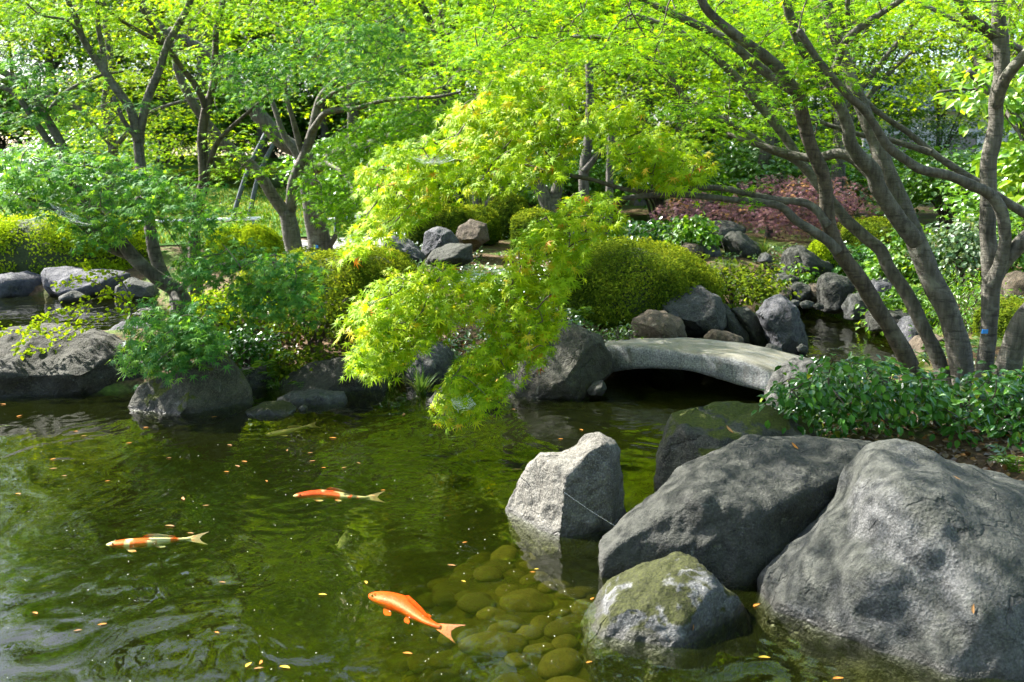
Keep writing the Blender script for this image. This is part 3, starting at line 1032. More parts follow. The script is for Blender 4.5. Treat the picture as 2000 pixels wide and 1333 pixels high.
# ---------------------------------------------------------------- rocks
G_SHORE, G_CASC, G_BANK = 'boulders along the pond shore', 'rocks of the cascade', 'rocks on the far bank'
ROCKS = [
    # near rocks
    ('boulder', [(1494, 1240), (1520, 1168), (1568, 1105), (1622, 1040), (1668, 994), (1694, 938), (1728, 906), (1784, 895), (1845, 897), (1921, 912), (2000, 942), (2120, 1010), (2200, 1150), (2220, 1400), (2200, 1640), (1900, 1680), (1690, 1600), (1560, 1480), (1480, 1340)], (3.92, 4.35), 0.82, 'rock_pale', 'huge pale grey boulder, the biggest, beside the mossy stone in the pond', dict(n=64, cuts=[((-0.75, -0.6, 0.2), 0.86)], rough=0.045, facets=0, group=G_SHORE)),
    ('boulder', [(1166, 1122), (1179, 1073), (1223, 1030), (1275, 983), (1328, 935), (1380, 904), (1422, 883), (1475, 862), (1527, 866), (1606, 862), (1640, 868), (1700, 882), (1740, 960), (1680, 1080), (1600, 1160), (1530, 1215), (1454, 1215), (1400, 1210), (1300, 1215), (1190, 1200)], (4.28, 5.0), 0.45, 'rock_grey', 'long dark grey sloping boulder between the mossy stone and the biggest boulder', dict(n=60, cuts=[((-0.45, -0.8, 0.25), 0.80), ((0.3, -0.93, 0.2), 0.78), ((0.0, -0.35, 0.93), 0.80)], rough=0.04, facets=1, group=G_SHORE)),
    ('boulder', [(1284, 905), (1300, 850), (1318, 822), (1350, 806), (1420, 794), (1500, 792), (1575, 820), (1600, 870), (1560, 940), (1450, 980), (1330, 1000), (1282, 990)], (5.5, 5.95), 0.45, 'rock_moss_patch', 'brown mossy flat-topped boulder below the end of the stone bridge', dict(n=48, cuts=[((-0.75, -0.6, 0.1), 0.8), ((0.0, -0.3, 0.95), 0.8)], rough=0.04, facets=2, group=G_SHORE)),
    ('boulder', [(983, 1012), (1005, 952), (1030, 915), (1055, 893), (1089, 891), (1123, 878), (1147, 855), (1176, 849), (1202, 867), (1213, 905), (1226, 957), (1225, 1020), (1190, 1062), (1120, 1075), (1055, 1072), (1006, 1060)], 4.98, 0.36, 'rock_stand', 'pointed rock standing alone in the pond with one bright and one dark face', dict(n=52, cuts=[((-0.80, -0.55, 0.22), 0.58), ((0.40, -0.9, 0.12), 0.62), ((0.9, -0.4, 0.1), 0.8)], rough=0.042, facets=1, group=G_SHORE)),
    ('boulder', [(1139, 1246), (1152, 1210), (1181, 1168), (1212, 1146), (1286, 1126), (1338, 1110), (1375, 1109), (1407, 1139), (1449, 1178), (1464, 1213), (1454, 1250), (1428, 1310), (1317, 1345), (1223, 1350), (1150, 1290)], (3.80, 3.93), 0.42, 'rock_mossy', 'small grey stone capped with yellow-green moss at the foot of the boulders', dict(n=52, cuts=[((-0.4, -0.85, 0.35), 0.72), ((0.6, -0.7, 0.2), 0.75)], rough=0.045, facets=3, group=G_SHORE)),
    # far shore of the main pond
    ('boulder', [(-190, 668), (-60, 654), (70, 649), (169, 646), (212, 655), (247, 683), (268, 711), (316, 731), (305, 750), (261, 790), (176, 800), (0, 800), (-190, 800)], 8.35, 0.75, 'rock_shore', 'long low dark slab of rock under the yellow creeper', dict(n=56, cuts=[((0.05, -0.45, 0.9), 0.70), ((0.1, -0.95, -0.25), 0.75)], rough=0.05, facets=2, group=G_SHORE)),
    ('boulder', [(259, 792), (282, 754), (317, 730), (353, 722), (381, 709), (406, 691), (430, 690), (458, 724), (487, 766), (494, 795), (451, 815), (388, 820), (300, 815)], 7.55, 0.38, 'rock_moss_patch', 'cone-shaped mossy boulder below the drooping blue-green maple leaves', dict(n=48, cuts=[((-0.35, -0.8, 0.45), 0.7), ((0.7, -0.65, 0.25), 0.68)], rough=0.045, facets=2, group=G_SHORE)),
    ('rock', [(455, 722), (522, 714), (532, 747), (528, 785), (480, 785)], 8.3, 0.25, 'rock_dark', 'dark shaded rock between the mossy cone boulder and the ledged rock', dict(group=G_SHORE)),
    ('boulder', [(525, 765), (560, 735), (599, 714), (652, 701), (700, 700), (738, 728), (757, 758), (756, 790), (700, 800), (600, 798), (535, 790)], 8.15, 0.35, 'rock_shore', 'broad angular rock with a flat ledge at its foot by the water', dict(n=40, cuts=[((-0.3, -0.55, 0.75), 0.6), ((0.4, -0.9, 0.1), 0.72)], rough=0.04, group=G_SHORE)),
    ('rock', [(538, 781), (564, 768), (620, 764), (672, 767), (676, 788), (652, 800), (582, 804), (545, 798)], 7.65, 0.16, 'rock_pale', 'low flat ledge of stone in front of the broad angular rock', dict(group=G_SHORE)),
    ('rock', [(478, 802), (511, 789), (550, 786), (580, 801), (550, 818), (500, 818)], 7.3, 0.16, 'rock_mossy', 'small flat stone just breaking the water near the cream koi', dict(group=G_SHORE)),
    ('stone', [(583, 797), (592, 791), (601, 796), (601, 806), (585, 806)], 7.35, 0.04, 'rock_grey', 'single fist-sized pebble in the water beside the flat stone', dict(n=10, group=G_SHORE)),
    ('rock', [(790, 700), (810, 676), (860, 668), (890, 690), (890, 760), (850, 775), (790, 770)], 8.6, 0.3, 'rock_dark', 'dark rock half hidden behind the bright yellow maple branch', dict(group=G_SHORE)),
    ('rock', [(836, 785), (862, 758), (920, 752), (978, 762), (980, 800), (920, 815), (856, 812)], 7.6, 0.22, 'rock_shore', 'low rock in the water behind the tip of the yellow maple branch', dict(group=G_SHORE)),
    ('boulder', [(975, 785), (985, 740), (1020, 691), (1062, 645), (1088, 632), (1119, 637), (1172, 659), (1193, 691), (1190, 722), (1163, 750), (1142, 790), (1066, 792)], 8.15, 0.5, 'rock_shore', 'big rounded brown boulder supporting the pale end of the stone bridge', dict(n=52, cuts=[((-0.25, -0.6, 0.75), 0.74), ((0.6, -0.75, 0.2), 0.8)], rough=0.04, facets=2, group=G_SHORE)),
    ('stone', [(1145, 764), (1160, 748), (1178, 743), (1186, 757), (1175, 772), (1150, 772)], 7.75, 0.10, 'rock_grey', 'small grey stone in the shade at the bridge foot', dict(n=14, group=G_SHORE)),
    ('rock', [(1186, 725), (1230, 706), (1290, 706), (1335, 728), (1338, 772), (1200, 782)], 9.25, 0.35, 'rock_brown', 'dark rock in deep shade under the stone bridge', dict(group=G_SHORE)),
    ('stone', [(771, 780), (778, 775), (790, 778), (792, 784), (780, 788)], 7.85, 0.05, 'rock_pale', 'pale pebble beside the sedge, farther from the tuft', dict(n=10, group=G_SHORE)),
    ('stone', [(800, 782), (808, 774), (820, 775), (824, 783), (812, 790)], 7.8, 0.05, 'rock_pale', 'pale rounded pebble right under the sedge tuft', dict(n=10, group=G_SHORE)),
    ('stone', [(806, 770), (815, 762), (828, 764), (830, 774), (815, 778)], 7.95, 0.06, 'rock_mossy', 'greenish pebble behind the pale pebbles under the sedge', dict(n=10, group=G_SHORE)),
    ('boulder', [(1498, 775), (1517, 735), (1547, 712), (1570, 704), (1605, 705), (1630, 740), (1620, 810), (1560, 822), (1505, 812)], 7.15, 0.32, 'rock_dark', 'dark boulder holding the lower end of the stone bridge', dict(n=36, group=G_SHORE)),
    # behind the bridge
    ('boulder', [(1230, 670), (1238, 627), (1266, 608), (1302, 607), (1330, 627), (1342, 670)], 9.2, 0.35, 'rock_brown', 'rounded brown boulder behind the upper end of the stone bridge', dict(group=G_SHORE)),
    ('boulder', [(1288, 590), (1316, 567), (1339, 559), (1370, 561), (1402, 581), (1416, 603), (1414, 636), (1399, 655), (1342, 665), (1296, 645)], 9.7, 0.4, 'rock_dark', 'tall dark blackish boulder under the clipped azalea', dict(n=36, cuts=[((-0.2, -0.6, 0.8), 0.75)], group=G_SHORE)),
    ('rock', [(1400, 600), (1416, 594), (1432, 613), (1457, 647), (1468, 675), (1434, 678), (1398, 655)], 9.9, 0.25, 'rock_grey', 'slanting grey rock leaning on the blackish boulder', dict(group=G_SHORE)),
    ('rock', [(1374, 660), (1392, 645), (1423, 646), (1454, 662), (1450, 684), (1380, 682)], 9.2, 0.2, 'rock_brown', 'flat brown stone just behind the middle of the bridge', dict(group=G_SHORE)),
    ('rock', [(1428, 606), (1459, 599), (1482, 622), (1499, 655), (1494, 684), (1466, 684), (1443, 631)], 9.9, 0.25, 'rock_grey', 'mottled grey rock beside the white-capped pointed rock', dict(group=G_SHORE)),
    ('boulder', [(1478, 612), (1497, 587), (1527, 579), (1549, 592), (1563, 624), (1579, 663), (1574, 690), (1540, 695), (1510, 685), (1494, 640)], 9.6, 0.32, 'rock_blue', 'pointed grey rock with white lichen cap beside the upper pool', dict(n=40, cuts=[((-0.45, -0.85, 0.1), 0.7), ((0.8, -0.55, 0.1), 0.7)], group=G_SHORE)),
    ('stone', [(1490, 683), (1505, 672), (1525, 678), (1528, 690), (1500, 694)], 9.2, 0.1, 'rock_pale', 'pale stone at the foot of the white-capped rock, behind the bridge', dict(n=12, group=G_SHORE)),
    ('stone', [(1556, 680), (1566, 672), (1576, 677), (1576, 686), (1560, 688)], 9.2, 0.06, 'rock_pale', 'cream pebble in the water right under the white-capped rock', dict(n=10, group=G_SHORE)),
    # cascade
    ('boulder', [(1362, 456), (1379, 434), (1429, 432), (1458, 445), (1453, 475), (1413, 482), (1366, 482)], 15.6, 0.5, 'rock_dark', 'dark square block of rock below the purple maple', dict(group=G_CASC)),
    ('boulder', [(1408, 470), (1426, 453), (1442, 453), (1463, 465), (1487, 477), (1487, 508), (1458, 518), (1420, 500)], 14.6, 0.4, 'rock_grey', 'sunlit two-humped grey rock beside the cascade', dict(group=G_CASC)),
    ('stone', [(1480, 512), (1487, 497), (1496, 493), (1506, 499), (1510, 514)], 13.9, 0.15, 'rock_pale', 'small pale rounded stone at the foot of the two-humped rock', dict(n=14, group=G_CASC)),
    ('boulder', [(1531, 528), (1535, 497), (1546, 483), (1562, 479), (1579, 492), (1598, 503), (1627, 517), (1631, 538), (1575, 545), (1535, 545)], 13.4, 0.45, 'rock_grey', 'long grey boulder with sloping back in the middle of the cascade', dict(group=G_CASC)),
    ('rock', [(1357, 482), (1373, 470), (1404, 483), (1408, 502), (1373, 506)], 14.4, 0.25, 'rock_pale', 'pale grey rock behind the loose shrub', dict(group=G_CASC)),
    ('rock', [(1318, 490), (1340, 476), (1362, 477), (1375, 488), (1370, 505), (1330, 505)], 14.2, 0.25, 'rock_brown', 'brown flat rock next to the pale rock behind the clipped azalea', dict(group=G_CASC)),
    ('rock', [(1508, 562), (1524, 556), (1544, 562), (1546, 592), (1516, 594)], 12.7, 0.2, 'rock_brown', 'pinkish wall stone at the waterfall lip, nearest the loose shrub', dict(group=G_CASC)),
    ('rock', [(1541, 556), (1560, 552), (1580, 556), (1582, 598), (1544, 598)], 12.7, 0.22, 'rock_grey', 'square grey wall stone in the middle of the waterfall lip', dict(group=G_CASC)),
    ('rock', [(1575, 560), (1590, 555), (1606, 558), (1608, 596), (1580, 598)], 12.7, 0.22, 'rock_brown', 'rough brown wall stone next to the upright block', dict(group=G_CASC)),
    ('rock', [(1508, 540), (1541, 534), (1566, 546), (1550, 558), (1514, 556)], 13.1, 0.3, 'rock_pale', 'thin flat ledge above the waterfall wall stones', dict(group=G_CASC)),
    ('boulder', [(1602, 542), (1616, 535), (1649, 539), (1667, 551), (1662, 590), (1631, 612), (1602, 608)], 12.3, 0.35, 'rock_grey', 'upright square block beside the small waterfall', dict(n=36, group=G_CASC)),
    ('rock', [(1692, 565), (1706, 550), (1735, 540), (1770, 546), (1756, 575), (1728, 604), (1690, 596)], 12.0, 0.35, 'rock_blue', 'slanted bluish slab leaning behind the thin trunk', dict(group=G_CASC)),
    ('rock', [(1650, 602), (1664, 576), (1690, 571), (1706, 592), (1706, 626), (1654, 624)], 11.6, 0.3, 'rock_pale', 'smooth pale boulder on the edge of the upper pool', dict(group=G_CASC)),
    ('rock', [(1696, 645), (1700, 614), (1732, 603), (1768, 606), (1780, 625), (1764, 645)], 10.7, 0.3, 'rock_grey', 'grey rock under the arching grass tuft', dict(group=G_CASC)),
    ('rock', [(1750, 665), (1766, 625), (1783, 616), (1800, 638), (1806, 680), (1765, 684)], 9.9, 0.25, 'rock_blue', 'pale bluish rock seen between the two thin trunks', dict(group=G_CASC)),
    ('rock', [(1770, 690), (1795, 660), (1836, 655), (1860, 680), (1850, 715), (1785, 712)], 9.0, 0.25, 'rock_brown', 'brown rounded rock behind the thick trunk', dict(group=G_CASC)),
    ('boulder', [(1950, 600), (1965, 545), (1990, 530), (2030, 540), (2060, 600), (2040, 640)], 10.5, 0.4, 'rock_brown', 'brown boulder behind the fork of the tall trunk', dict(group=G_CASC)),
    ('stone', [(1528, 578), (1536, 572), (1547, 577), (1545, 586), (1532, 587)], 12.3, 0.08, 'rock_brown', 'pink pebble at the foot of the waterfall wall', dict(n=10, group='pebbles at the waterfall')),
    ('stone', [(1543, 590), (1552, 585), (1562, 588), (1560, 598), (1546, 598)], 12.0, 0.08, 'rock_pale', 'white oval pebble at the foot of the waterfall wall', dict(n=10, group='pebbles at the waterfall')),
    ('stone', [(1562, 594), (1576, 587), (1590, 591), (1588, 602), (1566, 603)], 11.9, 0.09, 'rock_pale', 'broad tan pebble below the square wall stone', dict(n=10, group='pebbles at the waterfall')),
    ('stone', [(1588, 598), (1598, 592), (1608, 596), (1608, 604), (1592, 605)], 11.8, 0.08, 'rock_grey', 'grey pebble just beside the falling water', dict(n=10, group='pebbles at the waterfall')),
    # back pond shore
    ('boulder', [(-160, 548), (-60, 543), (0, 538), (53, 533), (94, 546), (100, 590), (0, 595), (-160, 595)], 14.6, 0.7, 'rock_blue', 'long bluish boulder under the clipped hedge by the back pond', dict(group='rocks by the back pond')),
    ('boulder', [(88, 527), (141, 523), (212, 529), (256, 535), (240, 570), (197, 582), (141, 578), (100, 580), (92, 552)], 14.4, 0.5, 'rock_blue', 'broken flat purplish rock in the middle of the back pond shore', dict(cuts=[((0, -0.4, 0.9), 0.7)], group='rocks by the back pond')),
    ('rock', [(224, 560), (254, 542), (300, 558), (310, 580), (226, 588)], 14.0, 0.3, 'rock_pale', 'pale wedge of rock behind the leaning limbs trunk', dict(group='rocks by the back pond')),
    ('stone', [(114, 580), (141, 568), (164, 579), (160, 592), (118, 592)], 13.6, 0.2, 'rock_pale', 'small tan stone in the back pond below the purplish rock', dict(n=14, group='rocks by the back pond')),
    ('rock', [(198, 660), (240, 626), (305, 642), (300, 680), (240, 695)], 9.3, 0.3, 'rock_blue', 'pale blue-grey rock just behind the long dark slab', dict(group='rocks by the back pond')),
    ('rock', [(250, 622), (272, 605), (305, 600), (318, 620), (300, 640), (260, 640)], 9.8, 0.25, 'rock_pale', 'pale rock under the foot of the leaning maple', dict(group='rocks by the back pond')),
    # far bank behind the yellow branch
    ('boulder', [(745, 484), (762, 462), (782, 455), (800, 471), (832, 502), (826, 525), (760, 520)], 12.6, 0.35, 'rock_blue', 'dark blue-grey pointed rock with a long sloping side', dict(cuts=[((0.5, -0.3, 0.8), 0.6)], group=G_BANK)),
    ('boulder', [(823, 492), (829, 454), (857, 441), (881, 449), (897, 478), (880, 510), (835, 510)], 13.2, 0.35, 'rock_blue', 'upright grey rock with a white vein and a dark side', dict(cuts=[((-0.5, -0.8, 0.3), 0.66), ((0.8, -0.5, 0.2), 0.66)], group=G_BANK)),
    ('boulder', [(888, 470), (893, 444), (918, 429), (950, 439), (957, 470), (925, 490)], 13.9, 0.35, 'rock_brown', 'grey-brown rock at the foot of the round shrubs', dict(group=G_BANK)),
    ('boulder', [(826, 514), (850, 485), (876, 475), (922, 478), (925, 510), (875, 530)], 12.2, 0.3, 'rock_grey', 'wedge-shaped grey rock lowest of the cluster behind the branch', dict(cuts=[((-0.2, -0.4, 0.9), 0.62)], group=G_BANK)),
]
for i, (nm, outl, dep, th, mt, lab, kw) in enumerate(ROCKS):
    kw = dict(kw)
    kw.setdefault('n', 24)
    rock(nm, outl, dep, th, mt, lab, seed=i, **kw)

# ---------------------------------------------------------------- stone bridge: one arched granite slab
def bridge():
    near_top = [(1176, 676), (1210, 673), (1250, 675), (1300, 680), (1350, 687), (1395, 692), (1441, 699), (1485, 714), (1526, 731), (1560, 752)]
    low = [(1180, 732), (1210, 727), (1250, 723), (1300, 723), (1350, 728), (1395, 741), (1441, 755), (1475, 763), (1508, 774), (1540, 795)]
    far_top = [(1190, 664), (1225, 661), (1262, 659), (1310, 657), (1360, 659), (1405, 663), (1450, 668), (1500, 677), (1550, 690), (1606, 706)]
    t = np.linspace(0, 1, len(near_top))
    A = at_many(near_top, 8.35 - 1.0 * t)
    B = at_many(low, 8.35 - 1.0 * t)
    C = at_many(far_top, 9.35 - 0.95 * t)
    m_ = 48
    A, B, C = catmull(A, m_), catmull(B, m_), catmull(C, m_)
    D = C + (B - A)
    g = Geo()
    loops = []
    for i in range(m_):
        pts = []
        for p, q, k in ((A[i], C[i], 14), (C[i], D[i], 6), (D[i], B[i], 14), (B[i], A[i], 6)):
            s = np.linspace(0, 1, k, endpoint=False)[:, None]
            pts.append(p + (q - p) * s)
        loops.append(np.vstack(pts))
    L = np.array(loops)
    c = L.mean(1, keepdims=True)
    flat_ = L.reshape(-1, 3)
    L = L + (c - L) * 0.0
    n_ = L.shape[1]
    # soften arrises
    sm = (np.roll(L, 1, 1) + np.roll(L, -1, 1)) / 2
    L = L * 0.5 + sm * 0.5
    d = fbm(L.reshape(-1, 3) * 14, 4, 5).reshape(m_, n_, 1) * 0.006 + fbm(L.reshape(-1, 3) * 3, 2, 6).reshape(m_, n_, 1) * 0.008
    L = L + nrm((L - c).reshape(-1, 3)).reshape(L.shape) * d
    I = np.arange(m_ * n_).reshape(m_, n_)
    f = np.stack([I[:-1], np.roll(I, -1, 1)[:-1], np.roll(I, -1, 1)[1:], I[1:]], -1).reshape(-1, 4)
    g.add(L.reshape(-1, 3), f)
    for row in (0, m_ - 1):
        e = L[row].mean(0)
        g.add([e], np.stack([I[row], np.roll(I[row], -1), np.full(n_, g.n)], -1) - g.n)
    mt, nt, out = new_mat('granite')
    V = node(nt, 'ShaderNodeTexCoord').outputs['Object']
    sp = noise(nt, V, 75, 4, 0.75)
    col = ramp(nt, sp, [(0.36, (0.055, 0.06, 0.07)), (0.47, (0.16, 0.167, 0.178)), (0.6, (0.26, 0.267, 0.275)), (0.7, (0.38, 0.38, 0.38))]).outputs[0]
    gn = node(nt, 'ShaderNodeNewGeometry')
    sx = node(nt, 'ShaderNodeSeparateXYZ')
    nt.links.new(gn.outputs['Normal'], sx.inputs[0])
    dirt = noise(nt, V, 6, 6, 0.65, 0.5)
    col = mixc(nt, math_node(nt, 'MULTIPLY', maprange(nt, sx.outputs[2], 0.4, 0.9), maprange(nt, dirt, 0.3, 0.6, 0.35, 0.9)), col, (0.13, 0.12, 0.08))
    stk = node(nt, 'ShaderNodeMapping')
    stk.inputs['Scale'].default_value = (9, 9, 1.2)
    nt.links.new(V, stk.inputs[0])
    strk = noise(nt, stk.outputs[0], 2.0, 5, 0.6)
    side = maprange(nt, sx.outputs[2], 0.5, 0.2)
    col = mixc(nt, math_node(nt, 'MULTIPLY', side, maprange(nt, strk, 0.50, 0.66, 0, 0.6)), col, (0.075, 0.07, 0.06))
    bs = node(nt, 'ShaderNodeBsdfPrincipled')
    nt.links.new(col, bs.inputs['Base Color'])
    bs.inputs['Roughness'].default_value = 0.85
    bp = node(nt, 'ShaderNodeBump')
    bp.inputs['Strength'].default_value = 0.6
    bp.inputs['Distance'].default_value = 0.012
    nt.links.new(sp, bp.inputs['Height'])
    nt.links.new(bp.outputs[0], bs.inputs['Normal'])
    nt.links.new(bs.outputs[0], out.inputs[0])
    o = g.build('stone_bridge', mt)
    bm_fix(o)
    tag(o, 'arched grey granite slab bridge spanning the water between two boulders', 'bridge')


def bm_fix(o):
    import bmesh
    b = bmesh.new()
    b.from_mesh(o.data)
    bmesh.ops.recalc_face_normals(b, faces=b.faces)
    b.to_mesh(o.data)
    b.free()


bridge()

# ---------------------------------------------------------------- the multi-stemmed maple over the bridge
def px3(pts):   # pixel course helper for crop coordinates of the upper right view
    return [(1300 + x * 0.35264, y * 0.35264) for x, y in pts]


RB = np.array([at(1850, 745, 6.9)[0], 6.9, ground_z(at(1850, 745, 6.9)[0], 6.9) - 0.05])
stemsR = [
    ('trunk', [(1792, 780), (1776, 712), (1744, 652), (1716, 606), (1688, 560), (1663, 525), (1635, 483), (1617, 430), (1610, 353), (1582, 282), (1568, 229), (1559, 187), (1547, 169)], 6.9, 6.5, 0.062, 0.040),
    ('limb', [(1549, 175), (1526, 141), (1497, 113), (1459, 85), (1416, 53), (1388, 28), (1370, 0), (1355, -60)], 6.5, 6.2, 0.040, 0.022),
    ('limb', [(1553, 180), (1511, 152), (1469, 120), (1423, 81), (1370, 53), (1300, 21), (1240, -10), (1180, -60)], 6.52, 6.9, 0.036, 0.018),
    ('limb', [(1636, 492), (1617, 472), (1582, 448), (1554, 430), (1526, 405), (1483, 395), (1434, 391), (1370, 384), (1300, 381), (1214, 390), (1170, 420), (1120, 440), (1060, 480), (1000, 560), (960, 650)], 6.6, 6.2, 0.034, 0.008),
    ('limb', [(1616, 440), (1593, 409), (1564, 395), (1519, 391), (1469, 381), (1423, 370), (1370, 367), (1285, 375), (1221, 370), (1150, 350), (1060, 335), (960, 320), (860, 315), (760, 340)], 6.62, 6.4, 0.030, 0.007),
    ('trunk', [(1852, 790), (1840, 726), (1829, 694), (1801, 635), (1769, 571), (1737, 525), (1720, 490), (1688, 462), (1653, 430), (1630, 400), (1593, 353), (1564, 317), (1540, 279), (1512, 240), (1476, 197), (1448, 162), (1416, 130), (1381, 99), (1320, 60), (1240, 30)], 7.1, 7.9, 0.060, 0.022),
    ('limb', [(1575, 330), (1543, 307), (1497, 289), (1452, 257), (1406, 233), (1353, 208), (1321, 169), (1300, 134), (1250, 105), (1180, 75), (1120, 72)], 7.4, 7.9, 0.032, 0.014),
    ('trunk', [(1896, 800), (1882, 740), (1871, 677), (1850, 606), (1822, 553), (1794, 483), (1769, 420), (1741, 360), (1727, 324), (1716, 289), (1698, 247), (1681, 204), (1663, 159), (1640, 90), (1610, 0), (1590, -60)], 7.0, 7.6, 0.092, 0.040),
    ('limb', [(1790, 475), (1769, 448), (1744, 413), (1716, 370), (1705, 335), (1674, 303), (1660, 275), (1656, 247), (1638, 204), (1617, 176), (1600, 140), (1565, 90), (1540, 20), (1530, -40)], 6.95, 6.6, 0.060, 0.030),
    ('limb', [(1706, 345), (1670, 314), (1635, 300), (1590, 310), (1540, 300), (1470, 280), (1420, 262)], 7.0, 7.6, 0.045, 0.018),
    ('trunk', [(1918, 790), (1924, 712), (1932, 641), (1935, 546), (1931, 483), (1929, 441), (1931, 370), (1931, 317), (1945, 247), (1945, 197), (1956, 148), (1956, 106), (1952, 53), (1949, 0), (1945, -70)], 6.7, 6.9, 0.060, 0.045),
    ('limb', [(1945, 205), (1959, 162), (1981, 130), (2002, 109), (2060, 40)], 6.8, 6.4, 0.045, 0.03),
    ('limb', [(1948, 75), (1920, 53), (1892, 32), (1871, 0), (1850, -50)], 6.9, 6.7, 0.034, 0.025),
    ('limb', [(1941, 560), (1955, 510), (1963, 476), (1963, 451), (1956, 413), (1935, 381), (1900, 363), (1850, 342), (1801, 332), (1765, 310), (1734, 286), (1705, 240), (1681, 208), (1653, 183), (1600, 120), (1560, 60)], 6.65, 6.2, 0.044, 0.020),
    ('limb', [(1938, 550), (1963, 511), (2000, 470), (2060, 420)], 6.7, 6.5, 0.055, 0.045),
    ('trunk', [(1960, 790), (1970, 712), (2000, 627), (2060, 550), (2120, 460)], 6.6, 6.2, 0.085, 0.06),
    ('limb', [(2040, 440), (1959, 391), (1914, 360), (1864, 328), (1818, 296), (1776, 261), (1723, 226), (1698, 204), (1650, 150)], 7.4, 7.8, 0.036, 0.016),
    ('limb', [(1818, 298), (1741, 275), (1670, 261), (1582, 233), (1500, 215)], 7.5, 7.9, 0.026, 0.012),
    ('limb', [(1660, 70), (1655, 15), (1660, -40)], 6.9, 6.8, 0.02, 0.014),
    ('limb', [(1615, 175), (1640, 110), (1655, 75), (1700, 40), (1760, 0), (1800, -40)], 6.7, 6.5, 0.028, 0.016),
]
# dark stem is the first
rootR, skelR = build_tree('maple_tree', 'big multi-stemmed maple leaning over the stone bridge, its branches reaching across the pond', 'tree', RB, stemsR, 'bark', sides=14)
for c_ in list(rootR.children):
    if c_.name == 'trunk':
        c_.data.materials[0] = M['bark_dark']
        c_['label'] = 'thin dark stem nearest the bridge'
tg = Geo()
p = at(1924, 648, 6.60)
tg.add(p + np.array([[-.02, 0, -.014], [.02, 0, -.014], [.02, 0, .014], [-.02, 0, .014], [-.02, .004, -.014], [.02, .004, -.014], [.02, .004, .014], [-.02, .004, .014]]), [(0, 1, 2, 3), (4, 7, 6, 5), (0, 4, 5, 1), (1, 5, 6, 2), (2, 6, 7, 3), (3, 7, 4, 0)])
tg.build('tag', M['blue_tag'], rootR, False, origin=RB)

UPF = (0, 0, 1.0)
CEN = dict(face=(-0.42, -0.38, 0.85), out=0.5, droop=0.7, jit=0.42, hang=(0, -0.15, -0.5), red=0.012)
CANO = dict(face=(-0.05, -0.22, 1.0), out=0.35, droop=0.3, jit=0.26, flatz=0.05)
branch_specs = [
    ([(705, 300), (760, 265), (860, 248), (940, 262), (1000, 290), (1100, 300), (1110, 328), (1020, 345), (950, 362), (880, 372), (820, 398), (780, 440), (740, 470), (700, 492), (668, 505), (690, 450), (720, 400), (715, 350)], 5.9, 6.8, 248, 0.10, 11, 0.058, B7, CEN),
    ([(875, 215), (910, 190), (980, 180), (1080, 198), (1110, 232), (1200, 190), (1240, 200), (1228, 240), (1150, 250), (1100, 290), (1000, 285), (940, 258), (880, 250)], 6.2, 7.0, 167, 0.10, 11, 0.058, B7, CEN),
    ([(925, 172), (960, 145), (1040, 140), (1115, 160), (1090, 190), (1000, 178)], 6.6, 7.2, 47, 0.10, 11, 0.058, B7, CEN),
    ([(1190, 270), (1260, 245), (1340, 270), (1390, 310), (1390, 340), (1300, 352), (1250, 342), (1200, 300)], 6.1, 6.7, 79, 0.10, 11, 0.058, B7, CEN),
    ([(672, 622), (700, 570), (760, 530), (840, 508), (920, 525), (1000, 545), (985, 590), (880, 615), (850, 655), (800, 685), (755, 720), (695, 730), (685, 690)], 5.8, 6.5, 238, 0.10, 11, 0.058, B7, CEN),
    ([(1200, 375), (1215, 418), (1150, 470), (1110, 540), (1090, 590), (1070, 680), (1000, 715), (980, 755), (945, 800), (900, 815), (852, 785), (852, 755), (900, 700), (960, 640), (990, 560), (1000, 490), (1040, 430), (1100, 400), (1130, 365)], 5.7, 6.4, 299, 0.10, 11, 0.058, B7, CEN),
    ([(905, 810), (930, 812), (918, 838)], 5.75, 5.8, 2, 0.03, 4, 0.05, B7, CEN),
]
crown_from(rootR, RB, skelR, branch_specs, 'maple_sunny', 11, 'foliage_branch', 1.2)
canopy_specs = [
    ([(860, -20), (1000, -90), (1300, -90), (1750, -90), (1750, 30), (1660, 90), (1560, 110), (1400, 120), (1250, 105), (1120, 95), (980, 115), (890, 90)], 6.2, 9.0, 215, 0.36, 52, 0.046, B5, CANO),
    ([(1270, 120), (1420, 120), (1540, 190), (1560, 260), (1420, 250), (1300, 190)], 7.0, 9.0, 26, 0.30, 44, 0.046, B5, CANO),
    ([(1550, 110), (1700, 120), (1690, 180), (1590, 190), (1530, 170)], 6.1, 6.5, 14, 0.17, 20, 0.046, B7, CANO),
    ([(1300, 200), (1420, 190), (1380, 230), (1270, 240)], 6.6, 7.2, 12, 0.2, 20, 0.046, B7, CANO),
    ([(1690, -90), (2100, -90), (2100, 20), (1900, 60), (1780, 40)], 6.0, 8.0, 32, 0.32, 44, 0.046, B5, CANO),
    ([(1350, 355), (1520, 350), (1540, 400), (1420, 405)], 6.2, 6.6, 7, 0.1, 12, 0.045, B7, CANO),
    ([(1560, 215), (1680, 210), (1640, 330), (1560, 300)], 7.6, 8.6, 9, 0.28, 34, 0.044, B5, CANO),
]
crown_from(rootR, RB, skelR, canopy_specs, 'maple_green', 12, 'crown', 2.5)
